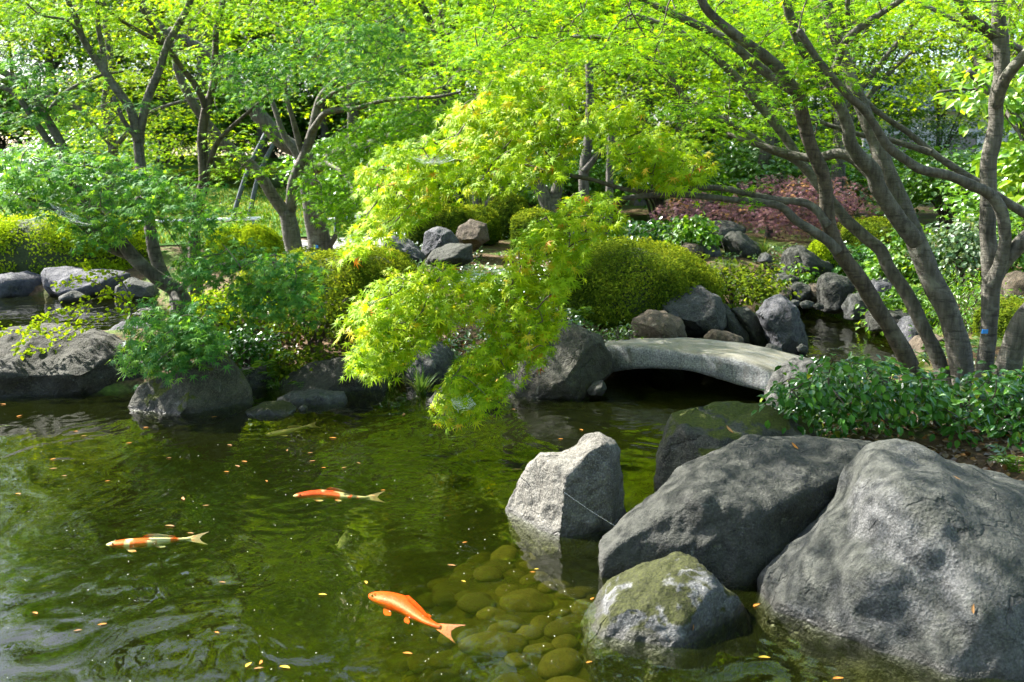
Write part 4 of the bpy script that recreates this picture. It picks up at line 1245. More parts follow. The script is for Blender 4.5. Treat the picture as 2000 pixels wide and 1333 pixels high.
# the part of the crown that reaches over the water and the near boulders
rng = np.random.default_rng(21)
g = Geo()
nO = 230
cO = np.column_stack([rng.uniform(-2.4, 0.5, nO), rng.uniform(5.0, 7.1, nO), rng.uniform(3.35, 4.3, nO)])
cO = cO[fbm(cO * [0.9, 0.9, 0.3] + 3.3, 2, 5) > -0.5]
nO = len(cO)
spray_leaves(g, cO, 0.27, 24, 0.05, B5, rng, **CANO)
limb_o = np.array([at(1180, -60, 6.9), (0.0, 6.6, 3.55), (-0.9, 6.2, 3.7), (-2.0, 5.9, 3.8), (-3.0, 5.5, 3.8)])
q, _ = tube(g, limb_o, np.linspace(0.018, 0.008, 5), 8, step=0.06, knobs=0.1, mat=1)
q2, _ = tube(g, np.array([(-0.4, 6.4, 3.62), (-0.8, 5.6, 3.8), (-1.0, 4.7, 3.8)]), [0.012, 0.010, 0.006], 6, step=0.06, mat=1)
grow_twigs(g, np.vstack([q, q2]), cO, rng, reach=2.5)
g.build('crown', [M['maple_green'], M['twig']], rootR, [False, True], origin=RB)

# ---------------------------------------------------------------- trees on the left bank
def foot(px, py, dep, sink=0.05):
    p = at(px, py, dep)
    return np.array([p[0], p[1], min(p[2], ground_z(p[0], p[1])) - sink])


def px1(pts):
    return [(x * 0.35264, y * 0.35264) for x, y in pts]


def grounded(course, dep):
    """lengthens a stem straight down to the soil below its lowest visible point"""
    p = at(course[0][0], course[0][1], dep)
    gz_ = ground_z(p[0], dep) - 0.06
    if p[2] > gz_:
        k = (p[2] - gz_) * FPX / dep
        return [(course[0][0] + k * 0.04, course[0][1] + k)] + list(course)
    return list(course)


def make_tree(name, label, dep, stems, bark, crowns, mat, seed, group=None, tagpos=None, tw=1.8, sides=12, crowns2=(), mat2=None):
    stems = [(pt, grounded(c, d0) if pt == 'trunk' else c, d0, d1, r0, r1) for pt, c, d0, d1, r0, r1 in stems]
    b0 = stems[0][1][0]
    b = at(b0[0], b0[1], stems[0][2])
    root, skel = build_tree(name, label, 'tree', b, stems, bark, group, sides)
    crown_from(root, b, skel, crowns, mat, seed, 'crown', tw)
    if crowns2:
        crown_from(root, b, skel, crowns2, mat2, seed + 100, 'crown', tw)
    if tagpos:
        p = at(*tagpos)
        g = Geo().add(p + np.array([[-.03, 0, -.02], [.03, 0, -.02], [.03, 0, .02], [-.03, 0, .02], [-.03, .006, -.02], [.03, .006, -.02], [.03, .006, .02], [-.03, .006, .02]]), [(0, 1, 2, 3), (4, 7, 6, 5), (0, 4, 5, 1), (1, 5, 6, 2), (2, 6, 7, 3), (3, 7, 4, 0)])
        g.build('tag', M['blue_tag'], root, False, origin=b)
    return root


LFT = dict(face=(-0.15, -0.34, 0.92), out=0.45, droop=0.5, jit=0.40, hang=(0, -0.1, -0.35))
HI = dict(face=(0, -0.25, 1.0), out=0.35, droop=0.32, jit=0.28, flatz=0.05)
make_tree('maple_tree', 'many-stemmed leaning maple with blue-green leaves above the mossy cone boulder', 9.0, [
    ('trunk', [(353, 580), (310, 546), (275, 518), (247, 486), (226, 458), (201, 430), (150, 370), (90, 320)], 9.0, 8.6, 0.088, 0.03),
    ('limb', [(262, 505), (247, 497), (212, 483), (176, 455), (148, 433), (100, 405), (40, 380)], 8.95, 8.2, 0.05, 0.015),
    ('limb', [(240, 478), (226, 469), (190, 451), (165, 400), (140, 330), (120, 282), (88, 226), (53, 173), (0, 138), (-60, 110)], 8.9, 9.3, 0.05, 0.03),
    ('limb', [(150, 360), (128, 315), (92, 272), (63, 229), (35, 190), (0, 169), (-60, 160)], 9.05, 9.2, 0.035, 0.02),
    ('limb', [(50, 195), (75, 165), (80, 150)], 9.2, 9.3, 0.016, 0.008),
    ('limb', [(88, 226), (130, 180), (190, 150), (240, 140)], 9.2, 10, 0.025, 0.01),
    ('trunk', [(344, 585), (339, 571), (320, 540), (307, 511), (296, 465), (286, 400), (277, 345), (275, 331), (272, 300), (270, 275)], 9.1, 9.5, 0.062, 0.052),
    ('limb', [(271, 282), (268, 261), (254, 212), (226, 173), (205, 141), (183, 109), (162, 74), (148, 35), (134, 4), (125, -60)], 9.5, 9.3, 0.050, 0.022),
    ('limb', [(205, 143), (201, 99), (192, 53), (190, 7), (186, -50)], 9.4, 9.5, 0.030, 0.016),
    ('limb', [(271, 280), (273, 261), (282, 219), (293, 180), (310, 141), (324, 95), (342, 60), (370, 7), (385, -50)], 9.5, 9.5, 0.048, 0.026),
    ('limb', [(271, 275), (261, 264), (240, 233), (230, 208), (222, 190)], 9.45, 9.4, 0.024, 0.018),
    ('limb', [(160, 72), (130, 40), (80, 30), (50, 5)], 9.3, 9.0, 0.014, 0.006),
    ('limb', [(345, 575), (380, 540), (430, 520), (500, 510), (570, 520)], 8.9, 8.0, 0.035, 0.01),
    ('limb', [(340, 575), (350, 600), (340, 640), (330, 690)], 8.7, 7.6, 0.03, 0.008),
], 'bark', [
    ([(-40, 290), (60, 275), (140, 285), (220, 300), (330, 330), (420, 360), (440, 415), (380, 455), (260, 430), (190, 470), (130, 425), (60, 400), (-40, 410)], 7.7, 8.9, 211, 0.17, 16, 0.062, B7, LFT),
    ([(340, 480), (480, 470), (600, 500), (620, 555), (570, 600), (470, 610), (400, 560), (340, 540)], 7.6, 8.4, 98, 0.17, 16, 0.062, B7, LFT),
    ([(270, 590), (350, 570), (440, 600), (430, 670), (400, 715), (300, 715), (245, 690), (260, 640)], 7.1, 7.9, 107, 0.17, 16, 0.062, B7, LFT),
    ([(235, 700), (262, 690), (258, 735), (240, 740)], 7.2, 7.4, 3, 0.06, 7, 0.05, B7, LFT),
    ([(470, 590), (600, 570), (620, 610), (520, 640)], 7.8, 8.3, 11, 0.17, 16, 0.062, B7, LFT),
    ([(-80, 95), (40, 90), (110, 120), (190, 160), (265, 180), (245, 255), (180, 270), (100, 260), (-80, 240)], 8.6, 9.8, 76, 0.17, 16, 0.062, B7, HI),
], 'maple_blue', 31, tw=1.6, crowns2=[
    ([(-80, -80), (120, -80), (110, 30), (60, 70), (-80, 60)], 8.8, 10.0, 29, 0.38, 41, 0.055, B5, HI),
    ([(100, -90), (420, -90), (400, 20), (330, 40), (250, 30), (180, 60), (100, 40)], 8.8, 10.5, 58, 0.38, 45, 0.05, B5, dict(HI, hue=0.25)),
    ([(200, 60), (310, 70), (300, 120), (230, 110)], 9.2, 10.0, 7, 0.32, 38, 0.05, B5, dict(HI, hue=0.25)),
], mat2='maple_green')

make_tree('maple_tree', 'thin dark-stemmed maple standing just beyond the leaning many-stemmed one', 10.0, [
    ('trunk', [(379, 470), (381, 455), (388, 395), (398, 353), (396, 300), (395, 261), (402, 212)], 10.0, 10.0, 0.062, 0.045),
    ('limb', [(401, 218), (416, 166), (420, 116), (423, 53), (434, 10), (440, -50)], 10.0, 10.2, 0.042, 0.022),
    ('limb', [(401, 220), (398, 201), (381, 166), (353, 130), (328, 95), (303, 60), (279, 21), (262, -30)], 10.0, 9.8, 0.036, 0.018),
    ('limb', [(324, 88), (275, 63), (229, 35), (190, 0), (170, -30)], 9.8, 9.6, 0.024, 0.012),
    ('limb', [(403, 350), (405, 335), (423, 282), (451, 250), (494, 212), (530, 180)], 10.0, 9.7, 0.035, 0.012),
], 'bark_dark', [
    ([(380, -90), (800, -90), (790, 10), (640, 40), (520, 40), (430, 60), (370, 50)], 9.2, 11.5, 85, 0.41, 45, 0.05, B5, HI),
    ([(360, 60), (500, 60), (470, 150), (400, 170), (360, 120)], 9.6, 10.5, 13, 0.34, 38, 0.05, B5, HI),
    ([(420, 292), (560, 285), (570, 330), (430, 345)], 9.5, 10.2, 10, 0.2, 22, 0.05, B5, HI),
    ([(390, 395), (500, 380), (520, 425), (410, 440)], 9.4, 10.0, 12, 0.16, 20, 0.05, B5, HI),
    ([(440, 230), (540, 220), (520, 270), (450, 290)], 9.6, 10.2, 6, 0.27, 34, 0.05, B5, HI),
    ([(300, -90), (800, -90), (860, -400), (780, -760), (560, -860), (360, -700), (250, -350)], 10.6, 12.2, 127, 0.49, 49, 0.06, B5, HI),
], 'maple_green', 34, tw=3)

make_tree('maple_tree', 'grey maple with a low V-shaped fork rising from the azalea mound', 12.0, [
    ('trunk', [(582, 530), (571, 469), (566, 440), (560, 412)], 12.0, 12.0, 0.125, 0.095),
    ('limb', [(562, 422), (536, 388), (504, 338), (462, 300), (423, 264), (388, 219), (363, 176), (346, 134), (338, 95), (317, 53), (289, 18), (270, -30)], 12.0, 11.4, 0.078, 0.026),
    ('limb', [(561, 420), (568, 405), (575, 353), (592, 310), (610, 257), (624, 197), (645, 169), (680, 130), (700, 60)], 12.0, 11.6, 0.085, 0.026),
    ('limb', [(590, 318), (578, 300), (555, 264), (541, 226), (529, 190), (515, 140)], 11.95, 12.2, 0.05, 0.02),
    ('limb', [(592, 305), (585, 282), (571, 229), (560, 190), (556, 140)], 11.9, 11.7, 0.045, 0.018),
    ('limb', [(608, 258), (635, 222), (670, 215), (700, 211), (760, 195), (850, 190), (900, 180)], 11.8, 10.8, 0.042, 0.014),
    ('limb', [(622, 205), (655, 180), (690, 165), (730, 160), (790, 130)], 11.7, 11, 0.03, 0.012),
], 'bark', [
    ([(520, 60), (640, 30), (760, 15), (800, 70), (765, 165), (700, 205), (640, 150), (560, 165), (480, 200), (425, 150), (440, 100)], 9.0, 11.0, 150, 0.27, 22, 0.056, B7, LFT),
], 'maple_blue', 35)

make_tree('maple_tree', 'stout maple trunk with a small blue tag beside the gravel path', 14.0, [
    ('trunk', [(636, 515), (628, 490), (618, 440), (612, 400), (603, 340), (590, 300), (557, 280), (518, 240), (470, 180), (423, 116), (380, 90), (330, 60)], 14.0, 13.2, 0.20, 0.06),
    ('limb', [(612, 400), (620, 340), (650, 300), (720, 280), (800, 250), (880, 215)], 13.8, 10.2, 0.07, 0.018),
    ('limb', [(644, 480), (656, 460), (660, 440), (656, 410), (640, 380)], 13.9, 13.6, 0.04, 0.03),
    ('limb', [(600, 335), (640, 320), (680, 350), (690, 400)], 13.2, 10.4, 0.05, 0.014),
], 'bark', [
    ([(600, 290), (720, 220), (860, 200), (960, 165), (1010, 230), (880, 240), (740, 285), (705, 350), (720, 400), (695, 470), (645, 415), (580, 370)], 8.8, 10.6, 300, 0.16, 16, 0.052, B7, dict(LFT, hue=-0.28)),
    ([(640, 100), (900, 60), (940, 130), (850, 190), (700, 200)], 10.5, 13, 58, 0.41, 41, 0.05, B5, HI),
    ([(700, 60), (1080, 60), (1150, -300), (1050, -700), (800, -820), (680, -450)], 12.5, 14.5, 127, 0.57, 49, 0.065, B5, HI),
], 'maple_green', 36, tagpos=(617, 482, 13.74), tw=3.5)

make_tree('small_tree', 'small dark tree with three spreading stems behind the round shrubs', 17.5, [
    ('trunk', [(930, 430), (932, 400), (930, 355), (925, 300), (930, 230)], 17.5, 17.5, 0.10, 0.06),
    ('trunk', [(932, 430), (955, 395), (968, 375), (1000, 350), (1015, 320)], 17.5, 17.3, 0.07, 0.04),
    ('limb', [(966, 378), (962, 350), (952, 325), (940, 290)], 17.4, 17.3, 0.045, 0.03),
    ('trunk', [(925, 430), (905, 405), (885, 370), (872, 330)], 17.5, 17.8, 0.07, 0.04),
], 'bark_far', [
    ([(820, 200), (1060, 190), (1080, 330), (960, 340), (850, 330)], 16.5, 18.5, 29, 0.54, 41, 0.06, B5, HI),
], 'maple_far', 37)
make_tree('maple_tree', 'tilted pale trunk behind the middle of the bright yellow branch', 15.5, [
    ('trunk', [(1085, 440), (1075, 410), (1058, 375), (1035, 340), (1010, 280), (990, 200)], 15.5, 15.5, 0.14, 0.08),
    ('limb', [(1075, 415), (1090, 360), (1100, 300), (1105, 220), (1110, 130)], 15.5, 15.6, 0.10, 0.05),
], 'bark', [
    ([(900, 60), (1150, 40), (1200, 160), (1100, 220), (950, 200)], 14, 17, 58, 0.51, 45, 0.055, B5, HI),
], 'maple_far', 38)
make_tree('maple_tree', 'slim grey tree with a side fork behind the clipped azalea', 13.5, [
    ('trunk', [(1150, 470), (1143, 410), (1140, 340), (1148, 280), (1152, 200), (1150, 120)], 13.5, 13.6, 0.085, 0.05),
    ('limb', [(1141, 335), (1165, 305), (1188, 285), (1210, 240)], 13.5, 13.4, 0.05, 0.03),
    ('trunk', [(1145, 475), (1165, 460), (1180, 450), (1188, 430), (1190, 380), (1192, 300), (1196, 200)], 13.3, 13.3, 0.075, 0.045),
], 'bark_far', [
    ([(1040, 80), (1300, 70), (1320, 160), (1230, 230), (1080, 200)], 12.5, 15, 41, 0.49, 45, 0.052, B5, HI),
    ([(1150, 210), (1300, 220), (1290, 270), (1180, 280)], 12.5, 14, 9, 0.41, 41, 0.052, B5, HI),
    ([(1080, 80), (1450, 80), (1500, -300), (1420, -700), (1180, -780), (1060, -400)], 13.0, 15, 119, 0.57, 49, 0.065, B5, HI),
], 'maple_far', 39, tw=3.5)
make_tree('maple_tree', 'lime-green sunlit maple seen between the leaning limbs and the thin dark stem', 17.8, [
    ('trunk', [(215, 470), (210, 380), (222, 300), (205, 210), (215, 120), (200, 0)], 17.8, 17.9, 0.12, 0.05),
    ('limb', [(214, 300), (280, 230), (350, 200), (420, 190)], 17.8, 17.3, 0.05, 0.015),
    ('limb', [(214, 280), (150, 210), (90, 190), (20, 180)], 17.8, 17.3, 0.05, 0.015),
], 'bark_far', [
    ([(60, 160), (200, 120), (330, 130), (420, 190), (450, 290), (330, 320), (230, 330), (120, 290), (60, 240)], 16.6, 18.6, 102, 0.46, 45, 0.058, B5, dict(HI, hue=0.18)),
    ([(-60, -60), (480, -60), (430, 100), (200, 110), (-60, 120)], 16.6, 18.8, 93, 0.51, 45, 0.058, B5, dict(HI, hue=0.1)),
    ([(-100, -60), (350, -60), (330, -330), (180, -380), (-150, -250)], 16.8, 18.8, 93, 0.57, 49, 0.065, B5, HI),
], 'maple_far', 47, tw=3)
make_tree('maple_tree', 'spreading tree with broad yellow-green leaves behind the tall trunk at the picture edge', 9.5, [
    ('trunk', [(2120, 560), (2080, 420), (2040, 320), (2000, 258), (1965, 215), (1920, 165), (1890, 140)], 9.5, 9.7, 0.09, 0.03),
    ('limb', [(2010, 270), (1960, 200), (1900, 175), (1830, 180)], 9.5, 9.9, 0.03, 0.012),
    ('limb', [(2040, 130), (2000, 100), (1940, 72), (1899, 56), (1864, 39), (1822, 18), (1780, 0)], 9.0, 9.3, 0.035, 0.015),
    ('limb', [(1960, 210), (1990, 260), (2010, 330)], 9.5, 9.0, 0.02, 0.008),
], 'bark', [
    ([(1950, 290), (2010, 250), (2080, 260), (2080, 370), (1990, 365)], 8.6, 9.4, 26, 0.2, 16, 0.11, BOVAL, dict(face=(-.2, -.5, .7), out=.4, droop=.8, jit=.4, hang=(0, 0, -.9), hue=0.2)),
    ([(1880, 120), (2000, 110), (2080, 60), (2080, 230), (1970, 220), (1890, 200)], 9.0, 10.5, 34, 0.24, 16, 0.11, BOVAL, dict(face=(-.2, -.4, .8), out=.4, droop=.6, jit=.4, hang=(0, 0, -.7), hue=0.2)),
], 'fresh', 40)

# ---------------------------------------------------------------- the wood beyond: trees as single things, copied from a few grown ones
def wood_tree(name, label, cat, seed, height, spread, base_h, n_spray, k, size, blade, leaf, bark, group, conic=False, nstem=4):
    rng = np.random.default_rng(seed)
    root = thing(name, (0, 0, 0), label, cat, group)
    g = Geo()
    sk = []
    lean = rng.normal(0, 0.25, 2)
    top = np.array([lean[0], lean[1], height * 0.92])
    main = [(0, 0, -0.3), (lean[0] * .15, lean[1] * .15, base_h * 0.5), (lean[0] * .4 + rng.normal(0, .1), lean[1] * .4, base_h), tuple((top * [1, 1, .65])), tuple(top)]
    q, _ = tube(g, main, [0.17, 0.13, 0.11, 0.06, 0.015], 8, step=0.25, knobs=0.1, seed=seed)
    sk.append(q)
    cents = []
    if conic:
        h = base_h + (height - base_h) * rng.uniform(0, 1, n_spray) ** 1.2
        rr = spread * (1 - (h - base_h) / (height - base_h)) ** 0.8 * np.sqrt(rng.uniform(0.05, 1, n_spray))
        a = rng.uniform(0, 6.283, n_spray)
        cents = np.column_stack([rr * np.cos(a), rr * np.sin(a), h - 0.15 * rr])
    else:
        # layered pads at the ends of limbs
        for j in range(nstem * 3):
            a = j * 2.4 + rng.uniform(-.4, .4)
            h0 = base_h * rng.uniform(0.7, 1.0) + (height - base_h) * rng.uniform(0, 0.45)
            L = spread * rng.uniform(0.55, 1.0)
            zt = min(height, h0 + rng.uniform(0.3, 0.9) * (height - h0) * 0.9)
            e = np.array([math.cos(a) * L, math.sin(a) * L, zt])
            s = q[np.argmin(np.abs(q[:, 2] - h0))]
            mid = (s + e) / 2 + np.array([0, 0, 0.12 * L])
            lq, _ = tube(g, [s, mid, e], [0.07, 0.045, 0.012], 6, step=0.2, knobs=0.08)
            sk.append(lq)
        ns = n_spray
        u = nrm(rng.normal(size=(ns, 3)))
        rad = rng.uniform(0.35, 1.0, ns) ** 0.6
        cen = np.array([lean[0] * .6, lean[1] * .6, (height + base_h) / 2])
        lump = 1 + 0.28 * fbm(u * 1.7 + seed, 3, seed)
        cents = cen + u * (rad * lump)[:, None] * np.array([spread, spread, (height - base_h) / 2])
        cents[:, 2] = base_h * 0.85 + np.round((cents[:, 2] - base_h * 0.85) / 0.55) * 0.55 + rng.normal(0, 0.10, ns)
    g.build('trunk', M[bark], root, True)
    c = Geo()
    spray_leaves(c, cents, (0.78 if blade is B5 else 0.55) * rng.uniform(0.7, 1.3, n_spray), k, size, blade, rng, face=(0, -0.1, 1), out=0.4, droop=0.35 if not conic else 0.8, jit=0.30, flatz=0.06)
    c.build('crown', M[leaf], root, False)
    return root


rng = np.random.default_rng(5)
G_WOOD = 'maples in the wood beyond the pond'
protos = [wood_tree('maple_tree', 'x', 'tree', 50 + i, h, s, b, 250, 72, 0.070, B5, lf, 'bark_far', G_WOOD) for i, (h, s, b, lf) in enumerate([(8.0, 3.2, 1.9, 'maple_far'), (9.5, 3.5, 2.3, 'maple_far'), (7.0, 3.3, 2.0, 'maple_green')])]
broad = wood_tree('broadleaf_tree', 'x', 'tree', 60, 12, 4.2, 1.6, 620, 30, 0.15, BOVAL, 'broad_far', 'bark_far', 'broadleaf trees at the back of the wood')
coni = wood_tree('conifer_tree', 'x', 'tree', 61, 19, 4.0, 1.0, 900, 30, 0.26, BNARROW, 'dark_far', 'bark_far', 'dark conifers at the back of the wood', conic=True)
used = set()


def plant(proto, px, dep, rz, s, label):
    x = (px - CXP) / FPX * dep
    loc = (x, dep, ground_z(x, dep))
    if proto.name in used:
        copy_tree(proto, loc, rz, s, label)
    else:
        used.add(proto.name)
        proto.location = loc
        proto.rotation_euler = (0, 0, rz)
        proto.scale = (s, s, s)
        proto['label'] = label


WOOD = [(0, -150, 30, 1.3, 'at the sunlit edge beyond the back pond'), (1, 130, 33, 1.3, 'behind the leaning maple'), (2, 330, 34, 1.4, 'behind the Y-shaped fork'),
        (0, 520, 33, 1.3, 'over the lawn behind the low white rail'), (1, 700, 20.5, 1.05, 'behind the stout tagged trunk'), (2, 860, 21, 1.1, 'above the small three-stemmed tree'),
        (0, 1030, 23, 1.15, 'beyond the tilted pale trunk'), (1, 1190, 25, 1.15, 'beyond the slim grey tree'), (2, 1330, 24.0, 1.1, 'directly above the purple maple'),
        (0, 1480, 20.5, 1.05, 'behind the purple maple'), (1, 1630, 18, 0.9, 'behind the thick grey trunk'), 
        (0, 1930, 21.5, 0.8, 'before the pale house'), (1, 2080, 15, 0.9, 'beside the broad-leaved tree'), (2, -20, 36, 1.5, 'in front of the dark conifers'),
        (1, 420, 29, 1.15, 'at the top of the lawn mound'), (0, 940, 30, 1.2, 'deep in the wood, seen over the yellow branch'), (2, 1250, 28, 1.2, 'deep in the wood beyond the bridge'), (1, 1500, 30, 1.2, 'deep in the wood above the cascade'),
        (2, 2350, 12, 1.1, 'outermost behind the leaning stem')]
for i, (k, px, dep, s, w) in enumerate(WOOD):
    plant(protos[k], px, dep, rng.uniform(0, 6.28), s, 'sunlit green maple ' + w)
for i, (px, dep, s, w) in enumerate([(230, 33, 1.1, 'left of the lawn'), (640, 34, 1.1, 'behind the lawn'), (790, 31, 1.0, 'behind the middle maples'), (1120, 36, 1.2, 'behind the slim stems'), (1390, 35, 1.15, 'above the cascade'), (1650, 30, 0.7, 'below the sky gap'), (1820, 33, 0.6, 'in front of the pale house'), (2060, 27, 0.9, 'beside the pale house')]):
    plant(broad, px, dep, rng.uniform(0, 6.28), s, 'tall bluish green broadleaf tree at the back ' + w.replace('left of', 'beside'))
for i, (px, dep, s, w) in enumerate([(60, 38, 0.68, 'showing dark through the leaves at the corner'), (190, 42, 0.85, 'behind the wide fork'), (-130, 36, 0.6, 'by the corner sky gap'), (330, 45, 1.1, 'above the lawn edge'), (480, 44, 1.15, 'over the prop poles'), (590, 42, 1.1, 'behind the grey V-forked maple'), (740, 46, 1.2, 'behind the stout trunk'), (900, 44, 1.1, 'over the round shrubs'), (1060, 47, 1.2, 'behind the yellow branch'), (1230, 45, 1.1, 'behind the clipped azalea'), (1420, 46, 1.1, 'behind the purple maple'), (1570, 48, 1.0, 'behind the dark stem')]):
    plant(coni, px, dep, rng.uniform(0, 6.28), s, 'tall dark blue-green conifer far back ' + w)

for i, (x, y, rz, s_, w) in enumerate([(-2.5, -4.0, 0.4, 1.15, 'the water edge'), (3.0, -3.2, 2.0, 1.1, 'the boulders'), (7.0, 1.5, 4.0, 1.1, 'the end of the boulders'), (0.5, -8.0, 1.2, 1.3, 'the two nearer ones')]):  # unseen trees around the camera, added to block sky light on the rocks
    t_ = copy_tree(protos[i % 3], (x, y, ground_z(x, y)), rz, s_, 'unseen tall maple added on the near bank behind ' + w)

# pale house glimpsed through the trees
hx, hy = at(1885, 400, 38)[0], 38.0
hz = ground_z(hx, hy)
house = thing('house', (hx, hy, hz), 'pale house glimpsed through the trees behind the tall trunk', 'house')


def box(g, lo, hi, mat=0):
    x0, y0, z0 = lo
    x1, y1, z1 = hi
    g.add([(x0, y0, z0), (x1, y0, z0), (x1, y1, z0), (x0, y1, z0), (x0, y0, z1), (x1, y0, z1), (x1, y1, z1), (x0, y1, z1)], [(0, 3, 2, 1), (4, 5, 6, 7), (0, 1, 5, 4), (1, 2, 6, 5), (2, 3, 7, 6), (3, 0, 4, 7)], mat)
    return g


M['plaster'] = plain('pale_plaster', (0.62, 0.62, 0.64), 0.8, 0.08, 3)
M['tiles'] = plain('grey_roof_tiles', (0.16, 0.17, 0.20), 0.6, 0.2, 8)
M['glass'] = plain('dark_window_glass', (0.05, 0.07, 0.10), 0.1, 0.1, 3, 0.8, 0.0)
box(Geo(), (-4, 0, -0.4), (4, 5, 3.0)).build('wall', M['plaster'], house, False)
g = Geo().add([(-4.5, -0.6, 2.95), (4.5, -0.6, 2.95), (4.5, 5.6, 2.95), (-4.5, 5.6, 2.95), (-3.4, 2.5, 4.6), (3.4, 2.5, 4.6)], [(0, 3, 2, 1), (0, 1, 5, 4), (2, 3, 4, 5)]).add(np.zeros((0, 3)), np.array([(1, 2, 5), (3, 0, 4)]) - 6)
g.build('roof', M['tiles'], house, False)
for wx in (-2.6, -0.3, 2.0):
    fr_ = box(box(box(box(Geo(), (wx - .62, -0.06, 0.8), (wx + .62, -0.003, 0.88)), (wx - .62, -0.06, 2.12), (wx + .62, -0.003, 2.2)), (wx - .62, -0.06, 0.88), (wx - .54, -0.003, 2.12)), (wx + .54, -0.06, 0.88), (wx + .62, -0.003, 2.12))
    wo = fr_.build('window', M['white'], house, False)
    box(Geo(), (wx - .54, -0.03, .88), (wx + .54, -0.004, 2.12)).build('pane', M['glass'], wo, False)

# prop poles and the low white rail on the lawn
for i, (c, lab) in enumerate([([(450, 405), (483, 335), (518, 262)], 'dark blue-grey prop pole leaning on the lawn, farther from the forked maple'), ([(484, 415), (505, 345), (541, 268)], 'dark blue-grey prop pole leaning on the lawn, nearest the forked maple')]):
    pts = at_many(c, [20.0, 20.2, 20.4])
    pts[0][2] = ground_z(pts[0][0], pts[0][1]) - 0.03
    g = Geo()
    tube(g, pts, [0.048, 0.045, 0.042], 10, step=0.2, knobs=0.06)
    o = g.build('prop_pole', M['pole'], origin=pts[0])
    tag(o, lab, 'pole', 'prop poles on the lawn')
for (pa, pb, lab, posts) in [((210, 436), (508, 427), 'long low white pole rail across the lawn edge', (240, 375, 495)), ((640, 430), (704, 424), 'short low white pole rail beside the stout trunk', (655, 690))]:
    A, B = at(pa[0], pa[1], 16.9), at(pb[0], pb[1], 16.9)
    root = thing('low_rail', (A[0], A[1], ground_z(A[0], A[1])), lab, 'fence', 'low white rails by the path')
    o0 = np.array(root.location)
    g = Geo()
    tube(g, [A, B], 0.030, 10, step=0.3)
    g.build('rail', M['white'], root, True, origin=o0)
    for q in posts:
        t = (q - pa[0]) / (pb[0] - pa[0])
        p = A + (B - A) * t
        g = Geo()
        tube(g, [(p[0], p[1] + .0, ground_z(p[0], p[1]) - 0.1), (p[0], p[1], p[2] - 0.03)], 0.03, 8)
        g.build('post', M['steel'], root, True, origin=o0)

# ---------------------------------------------------------------- shrubs
def clipped(name, label, px, top, bot, dep, half_w, depth_r, leafmat, n, size, seed, group='clipped azaleas', flat=0.75, blade=None, topmat=None):
    """a sheared mound: twiggy body clothed in thousands of small leaves"""
    rng = np.random.default_rng(seed)
    n, size = int(n * 4.6), size * 0.70
    pt, pb = at(px, top, dep), at(px, bot, dep)
    gz_ = min(pb[2], ground_z(pt[0], dep))
    hh = pt[2] - gz_
    hw = half_w / FPX * dep
    root = thing(name, (pt[0], dep, gz_), label, 'shrub', group)
    v, f = sphere(18)

    def shape(u):
        s = np.sign(u) * np.abs(u) ** flat
        s = s / np.maximum(np.linalg.norm(s, axis=1, keepdims=True), 1e-6) * (0.5 * np.linalg.norm(s, axis=1, keepdims=True) + 0.5)
        w = s * np.array([hw, depth_r, hh * 0.62])
        w[:, 2] += hh * 0.40
        o = np.array([seed * 3.1, 0, 0])
        return w + nrm(w) * (0.09 * hh * fbm(w / hh * 2.2 + o, 3, seed))[:, None]

    w = shape(v) * 0.90
    w[:, 2] = np.maximum(w[:, 2], -0.05)
    Geo().add(w, f).build('inner_twigs', M['shrub_core'], root)
    u = nrm(rng.normal(size=(n, 3)))
    u = u[u[:, 2] > -0.55]
    p = shape(u) * rng.uniform(0.90, 1.03, (len(u), 1))
    stray = rng.uniform(size=len(u)) < 0.03
    p[stray] *= rng.uniform(1.02, 1.10, (stray.sum(), 1))
    p[:, 2] = np.maximum(p[:, 2], 0.01)
    nn = u + rng.normal(0, 0.5, u.shape) + np.array([0, 0, 0.4])
    dd = rng.normal(0, 0.6, u.shape) + u * 0.7 + np.array([0, 0, 0.35])
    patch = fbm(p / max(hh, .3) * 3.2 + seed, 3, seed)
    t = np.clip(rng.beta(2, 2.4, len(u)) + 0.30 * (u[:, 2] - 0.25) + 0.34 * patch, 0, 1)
    g = Geo()
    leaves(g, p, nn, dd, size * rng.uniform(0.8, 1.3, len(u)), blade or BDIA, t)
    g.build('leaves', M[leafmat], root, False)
    return root


